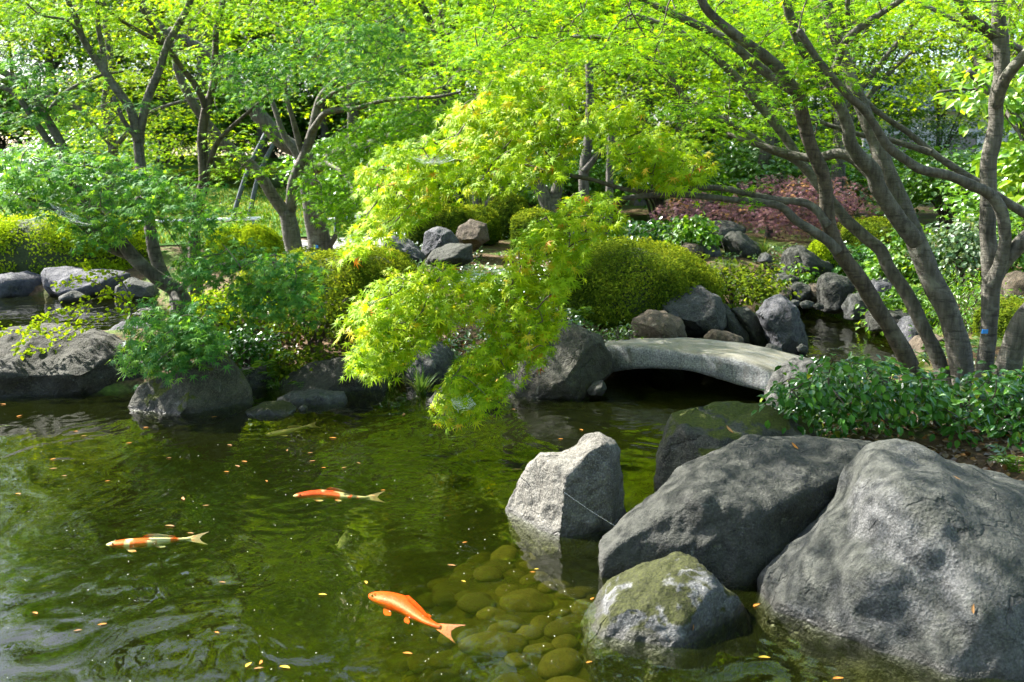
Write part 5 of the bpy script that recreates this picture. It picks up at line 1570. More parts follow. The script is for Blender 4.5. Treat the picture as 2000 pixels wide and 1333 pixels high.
def loose(name, label, px, top, bot, dep, half_w, depth_r, leafmat, n, size, seed, blade=None, group=None, stems=9, cat='shrub', jit=0.5, hang=(0, 0, -0.2)):
    """an open shrub: stems fanning from the ground with leaves round their ends"""
    rng = np.random.default_rng(seed)
    pt, pb = at(px, top, dep), at(px, bot, dep)
    gz_ = min(pb[2], ground_z(pt[0], dep))
    hh = pt[2] - gz_
    hw = half_w / FPX * dep
    root = thing(name, (pt[0], dep, gz_), label, cat, group)
    g = Geo()
    sk = []
    for j in range(stems):
        a = rng.uniform(0, 6.283)
        q = rng.uniform(0.3, 0.85)
        e = np.array([math.cos(a) * hw * q, math.sin(a) * depth_r * q, hh * rng.uniform(0.5, 0.9)])
        m_ = e * [0.35, 0.35, 0.55] + rng.normal(0, 0.05, 3) * hw
        pth, _ = tube(g, [rng.normal(0, 0.05, 3) * [1, 1, 0] * hw * 2 + [0, 0, -0.04], m_, e], [0.012 + 0.010 * hh, 0.008 + .006 * hh, 0.004], 5, step=0.05, knobs=0.1)
        sk.append(pth)
    ns = max(8, n // 14)
    u = nrm(rng.normal(size=(ns, 3)))
    u[:, 2] = np.abs(u[:, 2]) * 1.1 - 0.25
    rad = rng.uniform(0.3, 1, ns) ** 0.5 * (1 + 0.25 * fbm(u * 2 + seed, 2, seed))
    c = u * rad[:, None] * np.array([hw, depth_r, hh * 0.58]) + [0, 0, hh * 0.5]
    c[:, 2] = np.clip(c[:, 2], 0.04, hh * 1.02)
    grow_twigs(g, np.vstack(sk), c, rng, mat=0, r0=0.005, r1=0.002, reach=2)
    g.build('stems', M['twig'], root, True)
    gl_ = Geo()
    spray_leaves(gl_, c, 0.17 * hh ** 0.5 * rng.uniform(0.7, 1.3, ns) + 0.3 * size, 14, size, blade or BOVAL, rng, face=(-0.1, -0.25, 0.9), out=0.6, droop=0.4, jit=jit, hang=hang, flatz=0.3)
    gl_.build('leaves', M[leafmat], root, False)
    return root


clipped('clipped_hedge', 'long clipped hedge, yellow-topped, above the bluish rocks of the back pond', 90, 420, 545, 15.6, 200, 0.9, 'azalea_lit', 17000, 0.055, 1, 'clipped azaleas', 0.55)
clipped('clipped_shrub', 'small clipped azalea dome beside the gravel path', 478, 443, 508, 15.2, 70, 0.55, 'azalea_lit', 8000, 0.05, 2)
clipped('clipped_shrub', 'wide clipped azalea at the foot of the V-forked maple', 650, 492, 615, 10.6, 185, 0.75, 'azalea', 17000, 0.038, 3, flat=0.8)
clipped('clipped_shrub', 'low rounded azalea against the dark pointed rock', 735, 488, 570, 11.6, 70, 0.45, 'azalea', 6500, 0.038, 4)
clipped('clipped_shrub', 'big clipped azalea mound behind the rounded boulder and the bridge', 1238, 474, 640, 10.35, 165, 0.85, 'azalea', 20000, 0.036, 5, flat=0.8)
clipped('clipped_shrub', 'round clipped shrub above the two upright grey rocks', 855, 398, 465, 15.2, 62, 0.5, 'azalea', 6000, 0.05, 6, 'round shrubs on the far bank')
clipped('clipped_shrub', 'round clipped shrub at the centre of the round shrub group', 925, 405, 455, 15.6, 50, 0.45, 'azalea', 5000, 0.05, 7, 'round shrubs on the far bank')
clipped('clipped_shrub', 'highest round shrub, behind the stems of the small tree', 992, 388, 440, 17.0, 42, 0.45, 'azalea', 5000, 0.055, 8, 'round shrubs on the far bank')
clipped('clipped_shrub', 'low green clipped dome between the round shrubs and the tilted trunk', 1050, 415, 460, 15.0, 50, 0.45, 'azalea', 5000, 0.05, 9, 'round shrubs on the far bank')
clipped('clipped_shrub', 'small yellow-green clipped ball beside the cascade boulder', 1618, 470, 535, 13.6, 36, 0.3, 'azalea_lit', 3000, 0.04, 10)
clipped('clipped_shrub', 'low dark clipped mound behind the brown boulder at the forked trunk', 1985, 590, 700, 8.6, 60, 0.4, 'azalea', 5000, 0.034, 11)
clipped('clipped_hedge', 'flat green hedge at the top of the lawn under the trees', 560, 330, 372, 26, 260, 1.0, 'azalea', 9000, 0.09, 12, 'hedges of the far lawn', 0.55)
clipped('clipped_shrub', 'sunny grass-green mound beyond the thick trunk', 1700, 430, 500, 15.5, 80, 0.8, 'azalea', 7000, 0.05, 13, 'round shrubs on the far bank')

loose('shrub', 'loose mottled shrub with bare lower stems beside the clipped azalea', 1440, 505, 625, 10.9, 95, 0.5, 'azalea', 1500, 0.055, 21)
loose('shrub', 'bright shrub of large round leaves above the pale cascade rocks', 1345, 425, 485, 14.6, 48, 0.4, 'fresh', 700, 0.09, 22)
loose('ground_shrub', 'low leafy ground shrub spreading behind the big azalea', 1265, 430, 488, 15.5, 95, 0.7, 'camellia', 1400, 0.09, 23)
loose('shrub', 'lush bright green shrub beyond the two thin trunks', 1790, 455, 600, 12.2, 75, 0.6, 'fresh', 1700, 0.085, 24)
loose('shrub', 'pale variegated shrub between the thick trunk and the tall trunk', 1880, 420, 545, 11.6, 55, 0.45, 'silver', 1100, 0.075, 25)
loose('shrub', 'bright feathery undergrowth shrub at the foot of the pale variegated one', 1885, 530, 690, 9.6, 70, 0.5, 'fresh', 1900, 0.055, 26, BNARROW)
loose('shrub', 'fresh green low shrub on the bank of the upper pool', 1775, 555, 645, 10.9, 60, 0.4, 'fresh', 1100, 0.07, 27)
loose('shrub', 'yellow-green shrub under the sunny leaves at the picture edge', 1960, 430, 560, 12.0, 80, 0.6, 'fresh', 1500, 0.08, 28)
loose('shrub', 'dark shaded shrub behind the cascade boulder', 1690, 480, 555, 13.4, 70, 0.5, 'camellia', 1200, 0.08, 29)
loose('shrub', 'leafy tuft sprouting in front of the cascade boulder', 1558, 508, 556, 13.0, 22, 0.2, 'fresh', 220, 0.08, 30)
loose('shrub', 'dark glossy shrub with brown stems below the wide azalea', 610, 560, 670, 8.9, 90, 0.4, 'azalea', 1500, 0.042, 31)
loose('shrub', 'dark glossy shrub behind the yellow maple branch', 720, 580, 700, 9.0, 70, 0.4, 'azalea', 1100, 0.042, 32)
loose('ground_shrub', 'low green ground shrub by the rounded boulder', 780, 655, 715, 8.7, 40, 0.25, 'camellia', 500, 0.045, 33)
loose('ground_shrub', 'mixed low plants in front of the dark rock on the bank', 600, 668, 718, 8.4, 70, 0.25, 'azalea', 900, 0.04, 34)
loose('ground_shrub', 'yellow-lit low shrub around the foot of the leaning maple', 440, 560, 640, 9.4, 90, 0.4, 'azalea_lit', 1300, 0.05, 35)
loose('ground_shrub', 'shaded low shrub beneath the drooping maple leaves', 480, 640, 715, 8.6, 70, 0.3, 'camellia', 900, 0.05, 36)
loose('ground_shrub', 'small yellow-green plant by the upper end of the bridge', 1215, 630, 672, 9.0, 30, 0.2, 'fern', 260, 0.05, 37, BNARROW)
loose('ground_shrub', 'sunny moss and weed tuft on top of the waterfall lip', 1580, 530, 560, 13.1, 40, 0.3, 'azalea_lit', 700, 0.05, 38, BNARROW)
# dark understorey shrubs in the wood
under = [(40, 19, 1.6), (180, 23, 1.9), (700, 22, 1.7), (790, 19, 1.4), (880, 21, 1.8), (990, 22, 1.9), (1090, 20, 1.5), (1190, 21, 1.8), (1290, 19.5, 1.6), (1400, 22, 1.8), (1530, 21, 1.6), (1650, 20.5, 1.5), (1760, 22, 1.7), (1850, 17.5, 1.6), (1960, 18, 1.7), (330, 31, 2.0), (2070, 13, 1.5), (-120, 34, 2.6), (20, 35, 2.8), (150, 36, 2.6), (270, 35, 2.9), (410, 37, 2.7), (530, 36, 2.8), (650, 37, 2.6), (770, 38, 3.0), (900, 36, 3.0), (1050, 37, 3.0), (1200, 36, 3.0), (1350, 37, 3.0), (1500, 36, 3.0)]
where = ['behind the clipped hedge', 'at the end of the hedge', 'behind the stout trunk', 'behind the pointed rock', 'behind the round shrubs', 'behind the small tree', 'behind the tilted trunk', 'behind the slim grey tree', 'behind the big azalea', 'above the pale cascade rocks', 'behind the purple maple', 'behind the cascade', 'behind the thick trunk', 'behind the variegated shrub', 'behind the tall trunk', 'at the top of the lawn', 'beside the leaning stem'] + ['past the lawn, ' + q for q in ('near the picture edge', 'before the dark conifers', 'under the leaning limbs', 'under the wide fork', 'behind the thin dark stem', 'above the prop poles', 'behind the grey forked maple', 'behind the tagged trunk')] + ['in the deepest part of the wood ' + q for q in ('over the round shrubs', 'over the tilted trunk', 'over the big azalea', 'over the square dark rock', 'over the purple maple')]
base_sh = None
for i, ((px, dep, h), w) in enumerate(zip(under, where)):
    x = (px - CXP) / FPX * dep
    if base_sh is None:
        base_sh = loose('shrub', 'x', px, 250, 420, dep, 150, 1.3, 'broad_far', 3000, 0.12, 41, group='dark shrubs under the far trees', stems=12)
        base_h = at(px, 250, dep)[2] - base_sh.location.z
        o = base_sh
    else:
        o = copy_tree(base_sh, (0, 0, 0))
    o.location = (x, dep, ground_z(x, dep) - 0.05)
    o.scale = (h / base_h * 1.35, h / base_h * 1.1, h / base_h)
    o.rotation_euler = (0, 0, i * 1.3)
    o['label'] = 'dark shrub in shade ' + w

# purple maple
make_tree('maple_tree', 'low spreading purple-red maple above the cascade', 16.5, [
    ('trunk', [(1500, 470), (1503, 440), (1498, 410), (1480, 380), (1440, 360)], 16.5, 16.3, 0.09, 0.03),
    ('limb', [(1500, 415), (1540, 385), (1600, 370), (1660, 380)], 16.4, 16.2, 0.05, 0.015),
    ('limb', [(1499, 412), (1450, 395), (1390, 395), (1320, 410)], 16.4, 16.0, 0.04, 0.015),
], 'bark_far', [
    ([(1430, 365), (1500, 345), (1600, 345), (1690, 365), (1700, 395), (1620, 410), (1500, 400)], 15.3, 17.2, 70, 0.36, 34, 0.06, B5, dict(HI, face=(0, -0.5, 0.9))),
    ([(1285, 400), (1360, 375), (1440, 385), (1540, 400), (1640, 410), (1690, 425), (1600, 440), (1530, 450), (1460, 440), (1400, 425), (1300, 425)], 15.2, 16.8, 80, 0.32, 34, 0.06, B5, dict(HI, face=(0, -0.5, 0.9))),
], 'red_maple', 45)
make_tree('maple_tree', 'maple turning orange deep in the wood above the clipped azalea', 22, [
    ('trunk', [(1330, 430), (1325, 340), (1335, 250), (1320, 150)], 22, 22, 0.1, 0.04),
], 'bark_far', [
    ([(1270, 200), (1330, 170), (1420, 190), (1440, 280), (1300, 290)], 17, 19, 22, 0.34, 22, 0.06, B5, dict(HI, hue=0.6)),
    ([(1100, 130), (1180, 140), (1170, 190), (1100, 180)], 18, 19, 8, 0.34, 22, 0.06, B5, dict(HI, hue=0.6)),
], 'maple_far', 46)

# glossy shrub on the near bank under the multi-stemmed maple
def camellia():
    rng = np.random.default_rng(77)
    b = at(1790, 880, 6.0)
    b[2] = ground_z(b[0], b[1]) - 0.03
    root = thing('shrub', tuple(b), 'glossy dark green shrub with twisted bare stems at the foot of the multi-stemmed maple', 'shrub')
    g = Geo()
    sk = []
    stems_ = [[(1665, 890), (1660, 850), (1630, 820), (1580, 790)], [(1670, 890), (1690, 830), (1660, 790), (1640, 760)], [(1760, 880), (1740, 830), (1700, 800), (1680, 770)],
              [(1835, 890), (1850, 830), (1880, 800), (1900, 770)], [(1840, 890), (1830, 830), (1790, 790), (1770, 750)], [(1920, 890), (1950, 830), (1990, 800), (2040, 780)],
              [(1850, 890), (1900, 850), (1950, 820), (2000, 760)], [(1990, 900), (2010, 840), (2040, 790)], [(1600, 870), (1570, 840), (1540, 800)], [(1880, 905), (1930, 870), (1990, 850)]]
    for i, c in enumerate(stems_):
        p = at_many(c, np.linspace(6.05, 6.05 + rng.uniform(-0.5, 0.35), len(c)))
        p[0, 2] = min(p[0, 2], ground_z(p[0, 0], p[0, 1]) - 0.03)
        q, _ = tube(g, p, np.linspace(0.016, 0.006, len(c)), 7, step=0.03, knobs=0.15, seed=i)
        sk.append(q)
    poly = [(1512, 770), (1545, 735), (1600, 712), (1680, 700), (1740, 715), (1800, 735), (1900, 740), (2000, 715), (2090, 715), (2090, 850), (1990, 850), (1920, 842), (1850, 815), (1780, 806), (1700, 815), (1640, 815), (1560, 800)]
    px = sample_poly(poly, 330, rng)
    c = at_many(px, rng.uniform(5.5, 6.5, 330))
    lo_ = sample_poly([(1570, 830), (1640, 840), (1690, 860), (1600, 870)], 6, rng)
    c = np.vstack([c, at_many(lo_, rng.uniform(5.7, 6.0, 6))])
    grow_twigs(g, np.vstack(sk), c, rng, mat=0, r0=0.007, r1=0.003, reach=2)
    g.build('stems', M['twig'], root, True, origin=b)
    gl_ = Geo()
    spray_leaves(gl_, c, 0.11 * rng.uniform(0.7, 1.3, len(c)), 13, 0.060, BCAM, rng, face=(-0.15, -0.45, 0.8), out=0.7, droop=0.5, jit=0.45, hang=(0, -0.1, -0.2), flatz=0.3)
    gl_.build('leaves', M['camellia'], root, False, origin=b)


camellia()


# ferns, sedge and grass tufts
def fern(px, py, dep, n, L, label, seed, mat='fern'):
    rng = np.random.default_rng(seed)
    p = at(px, py, dep)
    b = np.array([p[0], dep, min(p[2], ground_z(p[0], dep)) - 0.02])
    root = thing('fern', tuple(b), label, 'fern', 'ferns on the shaded bank')
    for j in range(n):
        a = rng.uniform(-2.9, -0.2) if j % 3 else rng.uniform(0, 6.28)
        l = L * rng.uniform(0.7, 1.1)
        s = np.linspace(0, 1, 16)
        h = 0.75 * l * np.sin(s * 2.1) * rng.uniform(0.7, 1.1)
        r = l * (s - 0.12 * s * s)
        pts = np.column_stack([math.cos(a) * r, math.sin(a) * r, h]) + b
        g = Geo()
        tube(g, pts, np.linspace(0.004, 0.0012, 16), 4, cap=False)
        t = nrm(np.gradient(pts, axis=0))
        side = nrm(np.cross(t, [0, 0, 1]))
        pp = np.repeat(pts[2:], 2, axis=0)
        sg = np.tile([1, -1], len(pts) - 2)[:, None]
        dd = np.repeat(side[2:], 2, axis=0) * sg + np.repeat(t[2:], 2, axis=0) * 0.35 + [0, 0, -0.15]
        nn = np.repeat(np.cross(side, t)[2:], 2, axis=0) + rng.normal(0, .1, (len(pp), 3))
        ss = l * 0.30 * np.sin(np.repeat(s[2:], 2) * 2.7 + 0.35).clip(0.12, 1)
        leaves(g, pp, nn, dd, ss, BNARROW, rng.beta(2, 2, len(pp)))
        g.build('frond', M[mat], root, False, origin=b)


fern(575, 690, 8.3, 8, 0.38, 'arching fern with a tall pale frond among the shaded bank plants', 1)
fern(500, 700, 8.4, 8, 0.42, 'dark fern under the drooping blue-green leaves', 2)
fern(640, 690, 8.35, 6, 0.30, 'small fern nearest the broad angular rock', 3)
fern(450, 705, 8.1, 6, 0.26, 'yellow-green fern right behind the mossy cone boulder', 4)
fern(1130, 620, 9.6, 6, 0.26, 'little fern at the edge of the big clipped azalea', 5)
fern(1985, 930, 5.3, 6, 0.25, 'bright fern on the litter behind the biggest boulder', 6)


def tuft(px, py, dep, n, L, label, seed, mat='sedge', arch=1.0):
    rng = np.random.default_rng(seed)
    p = at(px, py, dep)
    b = np.array([p[0], dep, max(-0.05, min(p[2], ground_z(p[0], dep) + 0.02))])
    g = Geo()
    for j in range(n):
        a = rng.uniform(0, 6.283)
        l = L * rng.uniform(0.6, 1.1)
        s = np.linspace(0, 1, 7)
        lean = rng.uniform(0.2, 0.9) * arch
        r = l * lean * s ** 1.4
        h = l * (s - 0.5 * lean * s ** 2.4)
        c = np.column_stack([math.cos(a) * r, math.sin(a) * r, h]) + b + np.append(rng.normal(0, 0.02, 2), 0)
        sd = np.array([-math.sin(a), math.cos(a), 0]) * 0.0055
        w = (1 - s ** 2.5)[:, None] * sd
        v = np.vstack([c - w, c + w])
        k = len(s)
        f = [(i, i + 1, k + i + 1, k + i) for i in range(k - 1)]
        g.add(v, f, 0, rng.beta(2, 2))
    o = g.build('grass_tuft', M[mat], None, False, origin=b)
    tag(o, label, 'grass tuft', 'grass tufts by the water')


tuft(822, 768, 7.9, 60, 0.34, 'green sedge tuft growing from the water edge below the yellow branch', 1)
tuft(760, 745, 8.2, 50, 0.26, 'dry brownish grass tuft behind the yellow branch tip', 2)
tuft(1780, 605, 10.6, 110, 0.36, 'arching yellow-green grass tuft beside the upper pool', 3, arch=1.3)
tuft(1495, 470, 14.3, 70, 0.34, 'dark grass tuft between the cascade rocks', 4)
tuft(545, 745, 8.1, 45, 0.18, 'short yellow-green grass tuft above the ledged rock', 5, 'fern')
tuft(1640, 500, 13.3, 60, 0.3, 'light grass tuft hanging over the upright block', 6, arch=1.3)


# creeper with yellow sunlit leaves over the slab of rock
def creeper():
    rng = np.random.default_rng(9)
    runs = [([(262, 600), (215, 575), (170, 590), (120, 610), (60, 640), (30, 690)], 8.3, 7.75), ([(260, 600), (200, 560), (160, 545), (110, 560)], 8.4, 8.1), ([(265, 605), (200, 620), (140, 650), (90, 680), (35, 692)], 8.2, 7.8),
            ([(180, 590), (130, 640), (90, 650), (0, 645), (-60, 650)], 8.2, 7.9), ([(262, 600), (230, 540), (180, 530), (155, 510)], 8.4, 8.4), ([(150, 600), (130, 620), (100, 615), (70, 625)], 8.0, 7.9), ([(262, 600), (250, 640), (280, 680)], 8.3, 8.0)]
    b = at(265, 610, 8.35)
    b[2] = ground_z(b[0], b[1])
    root = thing('creeper', tuple(b), 'arching creeper with small yellow-lit leaves lying over the long rock slab', 'creeper')
    g, gl_ = Geo(), Geo()
    for c, d0, d1 in runs:
        p = stem_points(c, d0, d1)
        q, _ = tube(g, p, np.linspace(0.006, 0.002, len(p)), 5, step=0.025)
        k = len(q)
        idx_ = np.repeat(np.arange(2, k), 3)
        t = nrm(np.gradient(q, axis=0))[idx_]
        pp = q[idx_] + rng.normal(0, 0.022, (len(idx_), 3))
        dd = rng.normal(0, 0.8, pp.shape) + t * 0.4 + [0, 0, -0.2]
        nn = rng.normal(0, 0.45, pp.shape) + [0, -0.35, 0.85]
        leaves(gl_, pp, nn, dd, 0.042 * rng.uniform(0.6, 1.2, len(pp)), BOVAL, rng.beta(3, 2, len(pp)))
    g.build('stems', M['twig'], root, True, origin=b)
    gl_.build('leaves', M['azalea_lit'], root, False, origin=b)


creeper()

# dry leaf litter on the banks: nobody could count it
rng = np.random.default_rng(13)
P = np.vstack([rng.uniform([1.2, 3.9], [4.2, 7.5], (5200, 2)), rng.uniform([-2.5, 8.0], [-0.4, 10], (1800, 2)), rng.uniform([0.2, 8.4], [2.0, 10.2], (1500, 2)), rng.uniform([-2.0, 11.5], [0.6, 14], (1200, 2))])
Z = ground_height(P)
keep = Z > 0.04
P, Z = P[keep], Z[keep]
g = Geo()
leaves(g, np.column_stack([P, Z + 0.006]), rng.normal(0, 0.35, (len(P), 3)) + [0, 0, 1], rng.normal(size=(len(P), 3)), 0.05 * rng.uniform(0.5, 1.2, len(P)), BOVAL, rng.uniform(0, 1, len(P)))
tag(g.build('leaf_litter', M['litter'], None, False), 'dry brown leaf litter on the banks', kind='stuff')
P = rng.uniform([-9.5, 17.3], [-0.6, 28], (26000, 2))
Z = ground_height(P) + 0.015
g = Geo()
leaves(g, np.column_stack([P, Z]), rng.normal(0, 1, (len(P), 3)) * [1, 1, 0.2], rng.normal(0, 0.35, (len(P), 3)) + [0, 0, 1], 0.085 * rng.uniform(0.5, 1.3, len(P)), BNARROW, rng.uniform(0, 1, len(P)))
tag(g.build('lawn_grass', M['sedge'], None, False), 'short grass of the lawn mound', kind='stuff')
# fine ground cover of small green leaves on the banks
P = np.vstack([rng.uniform([-3.2, 8.3], [0.2, 11.5], (9000, 2)), rng.uniform([2.5, 8.0], [6.5, 15], (16000, 2)), rng.uniform([0.0, 9.0], [2.2, 11.5], (4000, 2)), rng.uniform([-2.5, 11.5], [3, 19], (15000, 2)), rng.uniform([3.4, 4.2], [5, 8], (1500, 2))])
Z = ground_height(P)
cov = fbm(np.column_stack([P * 0.9, Z]), 3, 77)
keep = (Z > 0.06) & (cov > -0.1)
P, Z = P[keep], Z[keep]
g = Geo()
leaves(g, np.column_stack([P, Z + rng.uniform(0.01, 0.09, len(P))]), rng.normal(0, 0.4, (len(P), 3)) + [0, -0.2, 1], rng.normal(size=(len(P), 3)) + [0, 0, .2], 0.055 * rng.uniform(0.6, 1.3, len(P)), BDIA, rng.uniform(0, 1, len(P)))
tag(g.build('ground_cover', M['fern'], None, False), 'low green ground cover on the banks', kind='stuff')

# ---------------------------------------------------------------- koi
def koi_material(name, base, patch_rules, scale_c):
    """skin colour is a face-by-face pattern stored as a colour attribute"""
    m, nt, out = new_mat(name)
    a = node(nt, 'ShaderNodeVertexColor', layer_name='skin')
    tc = node(nt, 'ShaderNodeTexCoord')
    v = node(nt, 'ShaderNodeTexVoronoi')
    v.inputs['Scale'].default_value = 70
    nt.links.new(tc.outputs['Object'], v.inputs['Vector'])
    col = mixc(nt, maprange(nt, v.outputs[0], 0.25, 0.75, 0, 0.22), a.outputs[0], (0.9, 0.55, 0.2), 'MULTIPLY')
    bs = node(nt, 'ShaderNodeBsdfPrincipled')
    nt.links.new(col, bs.inputs['Base Color'])
    bs.inputs['Roughness'].default_value = 0.5
    bs.inputs['Specular IOR Level'].default_value = 0.25
    bs.inputs['Subsurface Weight'].default_value = 0.35
    bs.inputs['Subsurface Radius'].default_value = (0.05, 0.03, 0.02)
    bp = node(nt, 'ShaderNodeBump')
    bp.inputs['Strength'].default_value = 0.2
    bp.inputs['Distance'].default_value = 0.004
    nt.links.new(v.outputs[0], bp.inputs['Height'])
    nt.links.new(bp.outputs[0], bs.inputs['Normal'])
    nt.links.new(bs.outputs[0], out.inputs[0])
    return m


M['koi'] = koi_material('koi_skin', None, None, None)
M['eye'] = plain('koi_eye', (0.01, 0.01, 0.01), 0.1, 0.1, 5, 0.8, 0.0)


def koi(head, tail, label, seed, bend, paint, width=0.135, z=-0.052):
    """one continuous body lofted along a bent spine, fins grown out of it; local x runs from the nose to the tail"""
    H_, T_ = on_level(head[0], head[1], z), on_level(tail[0], tail[1], z)
    L = np.linalg.norm(T_ - H_)
    ax = math.atan2(T_[1] - H_[1], T_[0] - H_[0])
    n, k = 46, 20
    s = np.linspace(0, 1, n)
    body_end = 0.80
    #   half width and half height profiles along the fish
    ws = np.interp(s, [0, 0.015, 0.05, 0.12, 0.22, 0.36, 0.5, 0.64, 0.76, 0.86, 0.93, 1.0], [0.012, 0.026, 0.044, 0.060, 0.070, 0.073, 0.068, 0.054, 0.039, 0.027, 0.020, 0.014]) * (width / 0.135)
    hs = np.interp(s, [0, 0.015, 0.05, 0.12, 0.22, 0.36, 0.5, 0.64, 0.76, 0.86, 0.93, 1.0], [0.010, 0.022, 0.040, 0.062, 0.080, 0.088, 0.080, 0.062, 0.044, 0.033, 0.030, 0.028]) * (width / 0.135)
    xs_ = s * body_end
    lat = bend * np.sin((xs_ - 0.25).clip(0) * 3.6) * (xs_ - 0.2).clip(0) * 1.2
    c = np.column_stack([xs_, lat, 0 * s])
    a = np.linspace(0, 2 * math.pi, k, endpoint=False)
    t = nrm(np.gradient(c, axis=0))
    sd = np.column_stack([-t[:, 1], t[:, 0], 0 * s])
    v = c[:, None] + sd[:, None] * (np.cos(a)[None, :, None] * (ws * 1.08)[:, None, None]) + np.array([0, 0, 1.0]) * (np.sin(a) * np.where(np.sin(a) > 0, 0.85, 1.0))[None, :, None] * (hs * 0.62)[:, None, None]
    V_ = v.reshape(-1, 3)
    I = np.arange(n * k).reshape(n, k)
    g = Geo()
    g.add(V_, np.stack([I[:-1], np.roll(I, -1, 1)[:-1], np.roll(I, -1, 1)[1:], I[1:]], -1).reshape(-1, 4))
    g.add([(0 - 0.006, 0, 0)], np.stack([np.roll(I[0], -1), I[0], np.full(k, g.n)], -1) - g.n)

    def fin(root_a, root_b, tips, rays=6, th=0.003):
        m_ = len(tips)
        ra = np.linspace(0, 1, m_)[:, None]
        base = np.array(root_a) * (1 - ra) + np.array(root_b) * ra
        tips = np.array(tips, float)
        r = np.linspace(0, 1, rays)[:, None, None]
        gridp = base[None] * (1 - r) + tips[None] * r
        J = np.arange(rays * m_).reshape(rays, m_)
        q = np.stack([J[:-1, :-1], J[1:, :-1], J[1:, 1:], J[:-1, 1:]], -1).reshape(-1, 4)
        nrm_ = nrm(np.cross(gridp[-1, 0] - gridp[0, 0], gridp[0, -1] - gridp[0, 0])[None])[0]
        g.add(gridp.reshape(-1, 3) + nrm_ * th, q, 0)
        g.add(gridp.reshape(-1, 3) - nrm_ * th, q[:, ::-1], 0)

    e = c[-1]
    te, se = t[-1], sd[-1]
    up = np.array([0, 0, 1.0])
    # forked tail, laid over a little so that both lobes show from above
    lay = se * 0.75 + up * 0.55
    tp = [e + te * 0.185 + lay * 0.082, e + te * 0.16 + lay * 0.07, e + te * 0.12 + lay * 0.04, e + te * 0.095, e + te * 0.12 - lay * 0.04, e + te * 0.16 - lay * 0.07, e + te * 0.185 - lay * 0.082]
    fin(e + lay * 0.024 - te * 0.03, e - lay * 0.024 - te * 0.03, tp)
    # dorsal
    i0, i1 = int(n * 0.45), int(n * 0.80)
    d0, d1 = c[i0] + up * hs[i0] * 0.8, c[i1] + up * hs[i1] * 0.75
    fin(d0, d1, [d0 + up * 0.022 + t[i0] * 0.05, d0 * .6 + d1 * .4 + up * 0.026 + t[i0] * .04, d0 * .3 + d1 * .7 + up * 0.018 + t[i0] * 0.03, d1 + up * 0.006 + t[i1] * 0.03])
    # pectoral and pelvic pairs
    for ii, ln, sp in ((int(n * 0.24), 0.105, 1.0), (int(n * 0.58), 0.065, 0.8)):
        for sg in (1, -1):
            b0 = c[ii] + sd[ii] * sg * ws[ii] * 0.85 - up * hs[ii] * 0.35
            b1 = b0 + t[ii] * 0.045
            dr = nrm((sd[ii] * sg * sp + t[ii] * 0.8 - up * 0.12)[None])[0]
            fin(b0, b1, [b0 + dr * ln * .8, b0 + dr * ln + t[ii] * .02, b1 + dr * ln * .85 + t[ii] * .025, b1 + dr * ln * .45 + t[ii] * .03])
    # eyes
    sv, sf = sphere(5)
    ie = int(n * 0.10)
    for sg in (1, -1):
        g.add(sv * 0.0095 + c[ie] + sd[ie] * sg * ws[ie] * 0.86 + up * hs[ie] * 0.42, sf, 1)
    o = g.build('koi', [M['koi'], M['eye']])
    me = o.data
    co = np.zeros(len(me.vertices) * 3, np.float32)
    me.vertices.foreach_get('co', co)
    co = co.reshape(-1, 3)
    finm = smooth(0.815, 0.86, co[:, 0])[:, None]
    colr = paint(co[:, 0], co[:, 1], co[:, 2], fbm(co * [14, 14, 9] + seed, 3, seed), len(V_))
    colr = colr * (1 - finm * np.array([0.45, 0.55, 0.55]))
    ca = me.color_attributes.new('skin', 'FLOAT_COLOR', 'POINT')
    ca.data.foreach_set('color', np.column_stack([colr, np.ones(len(colr))]).astype(np.float32).ravel())
    o.location = H_
    o.rotation_euler = (0, 0, ax)
    o.scale = (L, L, L)
    return tag(o, label, 'koi', 'koi in the pond')


def blend(base, col, mask):
    return base * (1 - mask[:, None]) + np.array(col) * mask[:, None]


def paint_orange(x, y, z, n, nb):
    c = np.tile(np.array([0.62, 0.060, 0.003]), (len(x), 1))
    c = blend(c, (0.62, 0.085, 0.004), smooth(0.0, -0.06, z))
    c = blend(c, (0.45, 0.045, 0.004), smooth(0.80, 0.95, x))
    return blend(c, (0.70, 0.13, 0.02), smooth(0.35, 0.55, n) * 0.4)


def paint_spots(x, y, z, n, nb):
    c = np.tile(np.array([0.74, 0.69, 0.58]), (len(x), 1))
    spots = np.zeros(len(x))
    for cx, hw_ in ((0.13, 0.075), (0.32, 0.08), (0.49, 0.015), (0.66, 0.035), (0.83, 0.015)):
        spots = np.maximum(spots, smooth(hw_ + 0.012, hw_ - 0.012, np.abs(x - cx) + n * 0.03))
    spots *= smooth(-0.05, -0.02, z + n * 0.02)
    spots *= smooth(0.035, 0.05, x)
    return blend(c, (0.66, 0.085, 0.006), spots)


def paint_red(x, y, z, n, nb):
    c = np.tile(np.array([0.50, 0.44, 0.33]), (len(x), 1))
    spots = np.zeros(len(x))
    for cx, hw_ in ((0.17, 0.14), (0.40, 0.07), (0.645, 0.05)):
        spots = np.maximum(spots, smooth(hw_ + 0.012, hw_ - 0.012, np.abs(x - cx) + n * 0.035))
    spots *= smooth(-0.05, -0.02, z + n * 0.02)
    c = blend(c, (0.62, 0.035, 0.006), spots)
    c = blend(c, (0.06, 0.05, 0.05), smooth(0.36, 0.46, n) * smooth(0.42, 0.5, x) * smooth(0.85, 0.75, x))
    return c


def paint_cream(x, y, z, n, nb):
    c = np.tile(np.array([0.62, 0.50, 0.27]), (len(x), 1))
    return blend(c, (0.35, 0.30, 0.2), smooth(0.1, 0.5, n) * 0.5)


